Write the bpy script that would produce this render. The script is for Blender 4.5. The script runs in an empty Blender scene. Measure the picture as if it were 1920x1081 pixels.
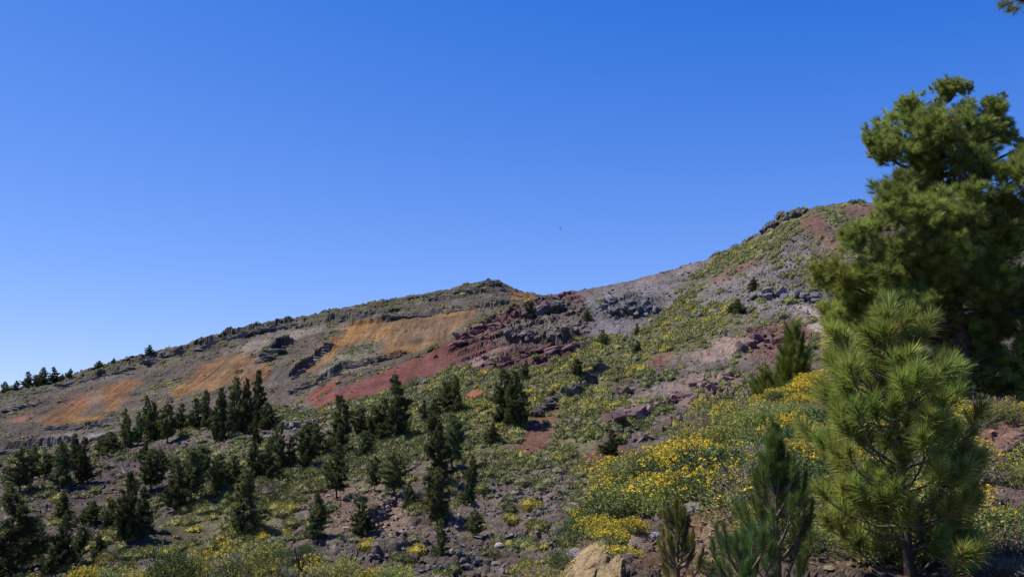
import bpy, bmesh, math, random
import numpy as np
from mathutils import Vector, Matrix
from mathutils.bvhtree import BVHTree

random.seed(7)
rng = np.random.default_rng(7)
scene = bpy.context.scene
col = scene.collection

# ------------------------------------------------------------------ camera, sky, sun, exposure
PITCH = math.radians(8.0)
LENS, SENSOR = 35.0, 36.0
F = LENS / SENSOR * 1920.0
cam_data = bpy.data.cameras.new('camera')
cam_data.lens = LENS
cam_data.sensor_width = SENSOR
cam_data.clip_start = 0.1
cam_data.clip_end = 20000
cam = bpy.data.objects.new('camera', cam_data)
cam.rotation_euler = (math.radians(90) + PITCH, 0, 0)
col.objects.link(cam)
scene.camera = cam

SUN_EL = math.radians(58)
SUN_AZ = math.radians(-86)          # from +Y (view direction), negative = to the left
TO_SUN = Vector((math.sin(SUN_AZ) * math.cos(SUN_EL), math.cos(SUN_AZ) * math.cos(SUN_EL), math.sin(SUN_EL)))
world = bpy.data.worlds.new('World')
scene.world = world
world.use_nodes = True
wn = world.node_tree.nodes
wl = world.node_tree.links
bg = wn['Background']
sky = wn.new('ShaderNodeTexSky')
sky.sky_type = 'NISHITA'
sky.sun_disc = False
sky.sun_elevation = SUN_EL
sky.sun_rotation = SUN_AZ
sky.altitude = 2200
sky.air_density = 1.0
sky.dust_density = 0.0
sky.ozone_density = 6.0
gam = wn.new('ShaderNodeGamma'); gam.inputs['Gamma'].default_value = 0.6
wl.new(sky.outputs['Color'], gam.inputs['Color'])
EXPOSURE = 0.6
k_ = 10.0 / 2 ** EXPOSURE
grade = wn.new('ShaderNodeVectorMath'); grade.operation = 'MULTIPLY_ADD'
grade.inputs[1].default_value = (0.305 * k_, 0.30 * k_, 0.32 * k_)
grade.inputs[2].default_value = (-0.240 * k_, -0.218 * k_, 0.045 * k_)
floor_ = wn.new('ShaderNodeVectorMath'); floor_.operation = 'MAXIMUM'
floor_.inputs[1].default_value = (0.02 * k_, 0.06 * k_, 0.2 * k_)
wl.new(gam.outputs['Color'], grade.inputs[0])
wl.new(grade.outputs[0], floor_.inputs[0])
wl.new(floor_.outputs[0], bg.inputs['Color'])
bg.inputs['Strength'].default_value = 0.1
sun_data = bpy.data.lights.new('sun', 'SUN')
sun_data.energy = 5.0
sun_data.angle = math.radians(0.53)
sun_data.color = (1.0, 0.955, 0.88)
sun = bpy.data.objects.new('sun', sun_data)
sun.rotation_euler = TO_SUN.to_track_quat('Z', 'Y').to_euler()
sun.location = TO_SUN * 200
col.objects.link(sun)
vs = scene.view_settings
vs.view_transform = 'Standard'
vs.look = 'None'
vs.exposure = EXPOSURE
vs.gamma = 1.0
vs.use_curve_mapping = False

# ------------------------------------------------------------------ numpy noise
def _hash(ix, iy, iz, k=0.0):
    h = np.sin(ix * 127.1 + iy * 311.7 + iz * 74.7 + k * 53.3) * 43758.5453
    return h - np.floor(h)

def vnoise(p):
    i = np.floor(p); f = p - i
    u = f * f * (3 - 2 * f)
    x, y, z = i[:, 0], i[:, 1], i[:, 2]
    r = 0
    for dx in (0, 1):
        wx = u[:, 0] if dx else 1 - u[:, 0]
        for dy in (0, 1):
            wy = u[:, 1] if dy else 1 - u[:, 1]
            for dz in (0, 1):
                wz = u[:, 2] if dz else 1 - u[:, 2]
                r = r + wx * wy * wz * _hash(x + dx, y + dy, z + dz)
    return r * 2 - 1

def fbm(p, octaves=4, gain=0.5):
    r = 0; a = 1.0; t = 0
    for o in range(octaves):
        r = r + a * vnoise(p * (2.03 ** o) + 17.3 * o)
        t += a; a *= gain
    return r / t

def worley(p):
    i = np.floor(p)
    f1 = np.full(len(p), 9.0); f2 = np.full(len(p), 9.0); cid = np.zeros(len(p))
    for dx in (-1, 0, 1):
        for dy in (-1, 0, 1):
            for dz in (-1, 0, 1):
                cx, cy, cz = i[:, 0] + dx, i[:, 1] + dy, i[:, 2] + dz
                d = np.sqrt((cx + _hash(cx, cy, cz, 1) - p[:, 0]) ** 2 + (cy + _hash(cx, cy, cz, 2) - p[:, 1]) ** 2
                            + (cz + _hash(cx, cy, cz, 3) - p[:, 2]) ** 2)
                near = d < f1
                f2 = np.where(near, f1, np.minimum(f2, d))
                cid = np.where(near, _hash(cx, cy, cz, 4), cid)
                f1 = np.where(near, d, f1)
    return f1, f2, cid

def sstep(a, b, x):
    t = np.clip((x - a) / (b - a), 0, 1)
    return t * t * (3 - 2 * t)

# ------------------------------------------------------------------ picture geometry
CT, ST = math.cos(PITCH), math.sin(PITCH)
def ray(px, py):
    u = (px - 960) / F; v = (540.5 - py) / F
    return Vector((u, CT - v * ST, ST + v * CT))
def ae(px, py):
    d = ray(px, py)
    return d.x / d.y, d.z / d.y
def at(px, py, Y):
    d = ray(px, py)
    return Vector((d.x / d.y * Y, Y, d.z / d.y * Y))

# ------------------------------------------------------------------ object helpers
def link(o, parent=None):
    col.objects.link(o)
    if parent is not None:
        o.parent = parent
    return o
def tag(o, label=None, cat=None, group=None, kind=None):
    if label: o['label'] = label
    if cat: o['category'] = cat
    if group: o['group'] = group
    if kind: o['kind'] = kind
    return o
def empty(name, loc, rz=0.0, scale=(1, 1, 1)):
    o = bpy.data.objects.new(name, None)
    o.empty_display_size = 0.2
    o.location = loc; o.rotation_euler = (0, 0, rz); o.scale = scale
    return link(o)
def mesh_from(name, verts, faces, mat, colors=None, smooth=False):
    """verts (N,3) array; faces (M,3) or (M,4) int array; colors (N,3) optional"""
    verts = np.asarray(verts, dtype=np.float32); faces = np.asarray(faces, dtype=np.int32)
    k = faces.shape[1]
    me = bpy.data.meshes.new(name)
    me.vertices.add(len(verts)); me.vertices.foreach_set('co', verts.ravel())
    me.loops.add(faces.size); me.loops.foreach_set('vertex_index', faces.ravel())
    me.polygons.add(len(faces))
    me.polygons.foreach_set('loop_start', np.arange(0, faces.size, k, dtype=np.int32))
    me.polygons.foreach_set('loop_total', np.full(len(faces), k, dtype=np.int32))
    me.polygons.foreach_set('use_smooth', np.full(len(faces), smooth, dtype=bool))
    me.update(calc_edges=True)
    if colors is not None:
        at_ = me.color_attributes.new('Col', 'FLOAT_COLOR', 'POINT')
        c = np.ones((len(verts), 4), dtype=np.float32); c[:, :3] = colors
        at_.data.foreach_set('color', c.ravel())
    me.materials.append(mat)
    return me
def obj(name, me, parent=None):
    return link(bpy.data.objects.new(name, me), parent)

# ------------------------------------------------------------------ materials
def new_mat(name):
    m = bpy.data.materials.new(name); m.use_nodes = True
    nt = m.node_tree
    b = nt.nodes['Principled BSDF']
    b.inputs['Roughness'].default_value = 0.9
    b.inputs['Specular IOR Level'].default_value = 0.15
    return m, nt, nt.nodes, nt.links, b
def mixrgb(nt, mode, fac, a, b):
    n = nt.nodes.new('ShaderNodeMix'); n.data_type = 'RGBA'; n.blend_type = mode
    for i, v in ((0, fac), (6, a), (7, b)):
        if hasattr(v, 'links'): nt.links.new(v, n.inputs[i])
        elif i == 0: n.inputs[0].default_value = v
        else: n.inputs[i].default_value = (*v, 1)
    return n.outputs[2]
def noise_node(nt, scale, detail=6, rough=0.6, coord='Object'):
    tc = nt.nodes.new('ShaderNodeTexCoord')
    n = nt.nodes.new('ShaderNodeTexNoise')
    n.inputs['Scale'].default_value = scale; n.inputs['Detail'].default_value = detail; n.inputs['Roughness'].default_value = rough
    nt.links.new(tc.outputs[coord], n.inputs['Vector'])
    return n
def ramp(nt, src, stops):
    r = nt.nodes.new('ShaderNodeValToRGB')
    while len(r.color_ramp.elements) < len(stops): r.color_ramp.elements.new(0.5)
    for e, (p, c) in zip(r.color_ramp.elements, stops):
        e.position = p; e.color = (*c, 1) if len(c) == 3 else c
    nt.links.new(src, r.inputs[0])
    return r.outputs[0]
def ground_mat(name, s1, s2, bump, bscale):
    m, nt, N, L, b = new_mat(name)
    a = N.new('ShaderNodeAttribute'); a.attribute_name = 'Col'
    n1 = noise_node(nt, s1); n2 = noise_node(nt, s2, 4, 0.7)
    g1 = ramp(nt, n1.outputs['Fac'], [(0.3, (0.62, 0.6, 0.6)), (0.55, (1.0, 1.0, 1.0)), (0.75, (1.35, 1.32, 1.28))])
    g2 = ramp(nt, n2.outputs['Fac'], [(0.32, (0.55, 0.54, 0.54)), (0.55, (1, 1, 1)), (0.72, (1.5, 1.46, 1.42))])
    c = mixrgb(nt, 'MULTIPLY', 1.0, a.outputs['Color'], g1)
    c = mixrgb(nt, 'MULTIPLY', 1.0, c, g2)
    L.new(c, b.inputs['Base Color'])
    bn = noise_node(nt, bscale, 8, 0.72)
    bp = N.new('ShaderNodeBump'); bp.inputs['Strength'].default_value = bump; bp.inputs['Distance'].default_value = 0.5 / bscale * 4
    L.new(bn.outputs['Fac'], bp.inputs['Height']); L.new(bp.outputs['Normal'], b.inputs['Normal'])
    b.inputs['Roughness'].default_value = 0.95
    return m
M_HILL = ground_mat('hill_ground', 0.11, 1.3, 0.7, 1.6)
M_BANK = ground_mat('bank_ground', 0.8, 7.0, 0.8, 9.0)

def rock_mat(name, use_attr=False, scale=0.9):
    m, nt, N, L, b = new_mat(name)
    if use_attr:
        s = N.new('ShaderNodeAttribute'); s.attribute_name = 'Col'; src = s.outputs['Color']
    else:
        s = N.new('ShaderNodeObjectInfo'); src = s.outputs['Color']
    n1 = noise_node(nt, scale, 8, 0.65)
    g = ramp(nt, n1.outputs['Fac'], [(0.3, (0.55, 0.55, 0.56)), (0.52, (1, 1, 1)), (0.72, (1.4, 1.36, 1.3))])
    L.new(mixrgb(nt, 'MULTIPLY', 1.0, src, g), b.inputs['Base Color'])
    bn = noise_node(nt, scale * 3, 8, 0.7)
    bp = N.new('ShaderNodeBump'); bp.inputs['Strength'].default_value = 0.8; bp.inputs['Distance'].default_value = 0.15
    L.new(bn.outputs['Fac'], bp.inputs['Height']); L.new(bp.outputs['Normal'], b.inputs['Normal'])
    return m
M_ROCK = rock_mat('rock')
M_RUBBLE = rock_mat('rubble', True, 1.5)

def leaf_mat(name, attr='Col', objtint=True, rough=0.6, trans=0.3, fixed=None, objrand=0.25):
    m, nt, N, L, b = new_mat(name)
    if fixed is None:
        a = N.new('ShaderNodeAttribute'); a.attribute_name = attr; c = a.outputs['Color']
    else:
        r_ = N.new('ShaderNodeRGB'); r_.outputs[0].default_value = (*fixed, 1); c = r_.outputs[0]
    oi = N.new('ShaderNodeObjectInfo')
    if objtint:
        c = mixrgb(nt, 'MULTIPLY', 1.0, c, oi.outputs['Color'])
    if objrand:
        mr = N.new('ShaderNodeMapRange'); mr.inputs['To Min'].default_value = 1 - objrand; mr.inputs['To Max'].default_value = 1 + objrand
        L.new(oi.outputs['Random'], mr.inputs['Value'])
        v = N.new('ShaderNodeVectorMath'); v.operation = 'SCALE'
        L.new(c, v.inputs[0]); L.new(mr.outputs[0], v.inputs['Scale']); c = v.outputs[0]
    L.new(c, b.inputs['Base Color'])
    b.inputs['Roughness'].default_value = rough
    b.inputs['Specular IOR Level'].default_value = 0.25
    if trans:
        t = N.new('ShaderNodeBsdfTranslucent'); L.new(c, t.inputs['Color'])
        mx = N.new('ShaderNodeMixShader'); mx.inputs[0].default_value = trans
        L.new(b.outputs[0], mx.inputs[1]); L.new(t.outputs[0], mx.inputs[2])
        L.new(mx.outputs[0], N['Material Output'].inputs['Surface'])
    return m
M_NEEDLE = leaf_mat('pine_needles', rough=0.5, trans=0.38)
M_FARPINE = leaf_mat('far_pine_needles', rough=0.6, trans=0.3)
M_SHRUB = leaf_mat('shrub_leaves', rough=0.75, trans=0.2)
M_COVER = leaf_mat('cushion_leaves', rough=0.8, trans=0.15, objtint=False, objrand=0)
M_FLOWER = leaf_mat('yellow_petals', rough=0.6, trans=0.25, objtint=False, objrand=0.1)

def bark_mat(name, c1, c2, scale):
    m, nt, N, L, b = new_mat(name)
    n = noise_node(nt, scale, 6, 0.7)
    L.new(ramp(nt, n.outputs['Fac'], [(0.35, c1), (0.65, c2)]), b.inputs['Base Color'])
    bp = N.new('ShaderNodeBump'); bp.inputs['Strength'].default_value = 0.8; bp.inputs['Distance'].default_value = 0.03
    L.new(n.outputs['Fac'], bp.inputs['Height']); L.new(bp.outputs['Normal'], b.inputs['Normal'])
    return m
M_BARK = bark_mat('pine_bark', (0.035, 0.024, 0.018), (0.12, 0.085, 0.06), 14)
M_TWIG = bark_mat('twig_bark', (0.10, 0.075, 0.05), (0.24, 0.19, 0.14), 30)
M_DEAD = bark_mat('bleached_wood', (0.22, 0.2, 0.18), (0.42, 0.39, 0.35), 20)
M_BIRD = bark_mat('bird_plumage', (0.02, 0.02, 0.022), (0.05, 0.05, 0.05), 20)

# ------------------------------------------------------------------ terrain sheets
def tps_fit(P, v, reg=1e-4):
    n = len(P)
    d = np.sqrt(((P[:, None] - P[None]) ** 2).sum(-1)) + 1e-9
    K = d * d * np.log(d)
    A = np.zeros((n + 3, n + 3)); A[:n, :n] = K + reg * np.eye(n)
    A[:n, n] = 1; A[:n, n + 1:] = P; A[n, :n] = 1; A[n + 1:, :n] = P.T
    w = np.linalg.solve(A, np.concatenate([v, np.zeros(3)]))
    def ev(Q):
        out = w[n] + Q @ w[n + 1:]
        for i in range(n):
            dd = np.sqrt(((Q - P[i]) ** 2).sum(-1)) + 1e-9
            out = out + w[i] * dd * dd * np.log(dd)
        return out
    return ev

class Sheet:
    """A slope given by points the photograph shows (px, py, metres away); past its crest it falls away on the far side."""
    def __init__(s, crest, inner, bottom_py, nx, ny, a_lim, nback=24, back_len=40.0, back_drop=0.35, pw=1.0):
        pts = [(p[0], p[1], p[2]) for p in crest] + list(inner)
        A = np.array([ae(x, y) for x, y, _ in pts]); A[:, 1] *= 1.4
        ev = tps_fit(A, np.log(np.array([p[2] for p in pts])), 2e-4)
        cr = np.array([(*ae(x, y), Y) for x, y, Y in crest]); cr = cr[np.argsort(cr[:, 0])]
        a = np.linspace(a_lim[0], a_lim[1], nx)
        ec = np.interp(a, cr[:, 0], cr[:, 1])
        eb = np.array([ae(960, p)[1] for p in np.interp(a * F + 960, [b[0] for b in bottom_py], [b[1] for b in bottom_py])])
        t = np.linspace(0, 1, ny) ** pw
        E = eb[None] + (ec - eb)[None] * t[:, None]
        Ag = np.repeat(a[None], ny, 0)
        Y = np.exp(ev(np.stack([Ag.ravel(), E.ravel() * 1.4], 1))).reshape(E.shape)
        for j in range(1, ny):
            Y[j] = np.maximum(Y[j], Y[j - 1] * 1.0003)
        X = Ag * Y; Z = E * Y
        # the far side
        k = (np.arange(1, nback + 1) / nback)[:, None] ** 1.5 * back_len
        Yb = Y[-1][None] + k; Xb = Ag[:1] * Yb
        Zb = Z[-1][None] - back_drop * k * k / (k + 4.0) + np.minimum(k * 0.0, 0)
        s.nx, s.ny = nx, ny + nback
        s.P = np.stack([np.concatenate([X, Xb]), np.concatenate([Y, Yb]), np.concatenate([Z, Zb])], -1)
        s.n_front = ny
        g = s.P
        dx = np.gradient(g, axis=1); dy = np.gradient(g, axis=0)
        n = np.cross(dx, dy); n /= np.linalg.norm(n, axis=-1, keepdims=True) + 1e-9
        s.N = n
        s.area = np.linalg.norm(np.cross(dx, dy), axis=-1)
        s.V = s.P.reshape(-1, 3).copy(); s.Nv = n.reshape(-1, 3)
        s.base_bvh = None
    def faces(s):
        i = np.arange(s.ny - 1)[:, None] * s.nx + np.arange(s.nx - 1)[None]
        i = i.ravel()
        return np.stack([i, i + 1, i + 1 + s.nx, i + s.nx], 1)
    def ground_of_pixel(s, px, py):
        """where the view ray through a pixel meets the smooth sheet: nearest grid node by (a, e)"""
        a, e = ae(px, py)
        if not hasattr(s, '_A'):
            g = s.P[:s.n_front]
            s._a = g[0, :, 0] / g[0, :, 1]; s._E = g[..., 2] / g[..., 1]
        j = np.clip(np.searchsorted(s._a, a), 1, s.nx - 1)
        w = np.clip((a - s._a[j - 1]) / (s._a[j] - s._a[j - 1]), 0, 1)
        colE = s._E[:, j - 1] * (1 - w) + s._E[:, j] * w
        g = s.P[:s.n_front]
        colP = g[:, j - 1] * (1 - w) + g[:, j] * w
        return np.array([np.interp(e, colE, colP[:, c]) for c in range(3)])
    def poly_world(s, poly):
        return np.array([s.ground_of_pixel(x, y)[:2] for x, y in poly])

def seg_dist(P, a, b):
    ab = b - a; t = np.clip(((P - a) @ ab) / (ab @ ab + 1e-9), 0, 1)
    d = P - (a + t[:, None] * ab)
    return np.sqrt((d ** 2).sum(1)), t
def poly_sd(P, poly):
    """signed distance in plan, positive inside"""
    d = np.full(len(P), 1e9); inside = np.zeros(len(P), bool)
    n = len(poly)
    for i in range(n):
        a, b = poly[i], poly[(i + 1) % n]
        d = np.minimum(d, seg_dist(P, a, b)[0])
        c = ((a[1] > P[:, 1]) != (b[1] > P[:, 1])) & (P[:, 0] < (b[0] - a[0]) * (P[:, 1] - a[1]) / (b[1] - a[1] + 1e-12) + a[0])
        inside ^= c
    return np.where(inside, d, -d)

def paint(s, zones, base, warp_amp, warp_scale, feather):
    """zones: (pixel polygon, dict of ground properties), applied in order; edges wander with noise"""
    XY = s.V[:, :2]
    out = {k: np.full(len(XY), float(v)) if not isinstance(v, tuple) else np.tile(np.array(v, float), (len(XY), 1)) for k, v in base.items()}
    w = fbm(s.V * warp_scale, 4) * warp_amp * 1.6 + vnoise(s.V * warp_scale * 9) * warp_amp * 0.35
    for poly, props in zones:
        pw = s.poly_world(poly)
        lo, hi = pw.min(0) - 12 * feather, pw.max(0) + 12 * feather
        idx = np.where(((XY > lo) & (XY < hi)).all(1))[0]
        if not len(idx): continue
        fe = props.get('feather', feather)
        m = sstep(-fe, fe, poly_sd(XY[idx], pw) + w[idx] * props.get('warp', 1.0)) * props.get('amount', 1.0)
        for k, v in props.items():
            if k in out:
                if isinstance(v, tuple): out[k][idx] = out[k][idx] * (1 - m[:, None]) + np.array(v) * m[:, None]
                else: out[k][idx] = out[k][idx] * (1 - m) + v * m
    return out

def tint_ground(s, props, warm=(1.03, 0.975, 0.81), streak=0.26):
    V = s.V
    st = fbm(V * np.array([0.55, 0.07, 0.07]) + 5, 4)          # fall-line streaks of washed scree
    pat = fbm(V * 0.06 + 21, 3)
    sp = vnoise(V * 1.7)
    smooth = 1 - np.clip(props['rough'], 0, 1)
    k = 1 + streak * 1.7 * st * (0.45 + smooth) + 0.28 * pat + 0.10 * sp
    c = props['col'] * np.array(warm) * k[:, None]
    grey = c.mean(1, keepdims=True)
    m = (sstep(0.12, 0.5, fbm(V * np.array([0.32, 0.05, 0.05]) + 77, 4)) * 0.55)[:, None]
    return c * (1 - m) + (grey * 0.5 * np.array([1.08, 1.0, 0.95]) + c * 0.35) * m
def scarps(s, lines, gain=0.72):
    """real steps in the ground: uphill side raised along a line; ground falls off steeply on the downhill side"""
    XY = s.V[:, :2]
    wob = fbm(s.V * 0.35, 3) * 1.0 + vnoise(s.V * 1.1) * 0.45
    dz = np.zeros(len(XY))
    for pts, h, back in lines:
        pw = s.poly_world(pts)
        lo, hi = pw.min(0) - back * 4 - 6, pw.max(0) + back * 4 + 6
        idx = np.where(((XY > lo) & (XY < hi)).all(1))[0]
        if not len(idx): continue
        best = np.full(len(idx), 1e9); sd = np.zeros(len(idx)); along = np.zeros(len(idx))
        L = np.concatenate([[0], np.cumsum(np.linalg.norm(np.diff(pw, axis=0), axis=1))])
        for i in range(len(pw) - 1):
            d, t = seg_dist(XY[idx], pw[i], pw[i + 1])
            ab = pw[i + 1] - pw[i]; n = np.array([-ab[1], ab[0]]); n = n / (np.linalg.norm(n) + 1e-9)
            if n[1] < 0: n = -n
            up = (XY[idx] - pw[i]) @ n
            k = d < best
            best = np.where(k, d, best); sd = np.where(k, np.sign(up) * d, sd); along = np.where(k, (L[i] + t * (L[i + 1] - L[i])) / L[-1], along)
        sd = sd + wob[idx]
        end = sstep(0, 0.12, along) * sstep(0, 0.12, 1 - along) * (0.75 + 0.35 * vnoise(s.V[idx] * 0.25))
        edge = 1 - sstep(back * 2.2, back * 3.4, best)
        h = h * gain
        prof = sstep(-0.25, 0.5, sd) * np.exp(-np.maximum(sd, 0) / back) - 0.18 * np.exp(-((sd + 1.0) / 0.9) ** 2)
        dz[idx] += h * prof * end * edge
    s.V[:, 2] += dz
    return dz

def rocky(s, rough, cell, amp, strat=(1, 1, 2.2), seed=0.0):
    p = s.V * np.array(strat) / cell + seed
    f1, f2, cid = worley(p)
    crack = np.exp(-(f2 - f1) * 9)
    h = (cid - 0.5) * 0.9 + (0.5 - f1) * 0.5 - crack * 0.55
    small = fbm(s.V * (3.2 / cell) + seed, 4, 0.6)
    big = fbm(s.V * (0.35 / cell), 3)
    d = amp * (h * rough + small * (0.10 + 0.30 * rough) + big * (0.25 + 0.6 * rough))
    s.V += s.Nv * d[:, None]

# ---- hillside -----------------------------------------------------
hill_crest = [(-250, 875, 185), (-100, 868, 187), (0, 862, 190), (100, 840, 193), (200, 822, 195), (300, 792, 198), (400, 775, 200), (500, 768, 200), (580, 752, 203),
              (640, 727, 206), (720, 696, 212), (800, 662, 218), (850, 636, 222), (900, 606, 230), (960, 578, 240), (1010, 561, 246), (1060, 549, 250),
              (1130, 536, 256), (1200, 522, 258), (1320, 487, 258), (1400, 452, 252), (1440, 428, 248), (1480, 402, 246), (1520, 391, 244), (1580, 380, 242),
              (1650, 378, 240), (1720, 384, 238), (1850, 400, 232), (2000, 430, 226), (2250, 480, 220)]
hill_inner = [(-150, 1110, 100), (200, 1110, 98), (500, 1110, 96), (900, 1110, 94), (1300, 1110, 92), (1900, 1110, 90),
              (0, 980, 128), (200, 950, 138), (270, 1010, 117), (430, 920, 134), (560, 875, 146), (700, 930, 126), (850, 900, 130), (900, 800, 155),
              (700, 800, 168), (450, 830, 168), (300, 850, 170), (100, 880, 168), (900, 700, 190), (1080, 720, 174), (1180, 760, 158), (1200, 850, 136), (1000, 900, 130),
              (1000, 1000, 110), (1400, 640, 184), (1190, 590, 222), (1000, 640, 212), (1400, 530, 218), (1550, 600, 188), (1550, 700, 158), (1550, 500, 214),
              (1800, 600, 175), (1800, 800, 130), (1800, 480, 208), (600, 1000, 112)]
hill = Sheet(hill_crest, hill_inner, [(-400, 1125), (2400, 1125)], 880, 290, (-0.66, 0.68))
# the green spur in front of the gully
spur = hill.poly_world([(150, 1075), (270, 1010), (350, 965), (430, 925), (500, 895), (570, 870), (680, 835)])
XY = hill.V[:, :2]
bd = np.full(len(XY), 1e9); bs = np.zeros(len(XY)); al = np.zeros(len(XY))
for i in range(len(spur) - 1):
    d, t = seg_dist(XY, spur[i], spur[i + 1])
    ab = spur[i + 1] - spur[i]; n = np.array([-ab[1], ab[0]]) / np.linalg.norm(ab)
    k = d < bd
    bd = np.where(k, d, bd); bs = np.where(k, np.sign((XY - spur[i]) @ n) * d, bs); al = np.where(k, (i + t) / (len(spur) - 1), al)
fade = sstep(0, 0.1, al) * (1 - sstep(0.6, 1.0, al))
hill.V[:, 2] += fade * (1.6 * np.exp(-(bd / 9) ** 2) - 4.0 * sstep(0, 10, bs) * np.exp(-np.maximum(bs - 10, 0) / 16))

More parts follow.
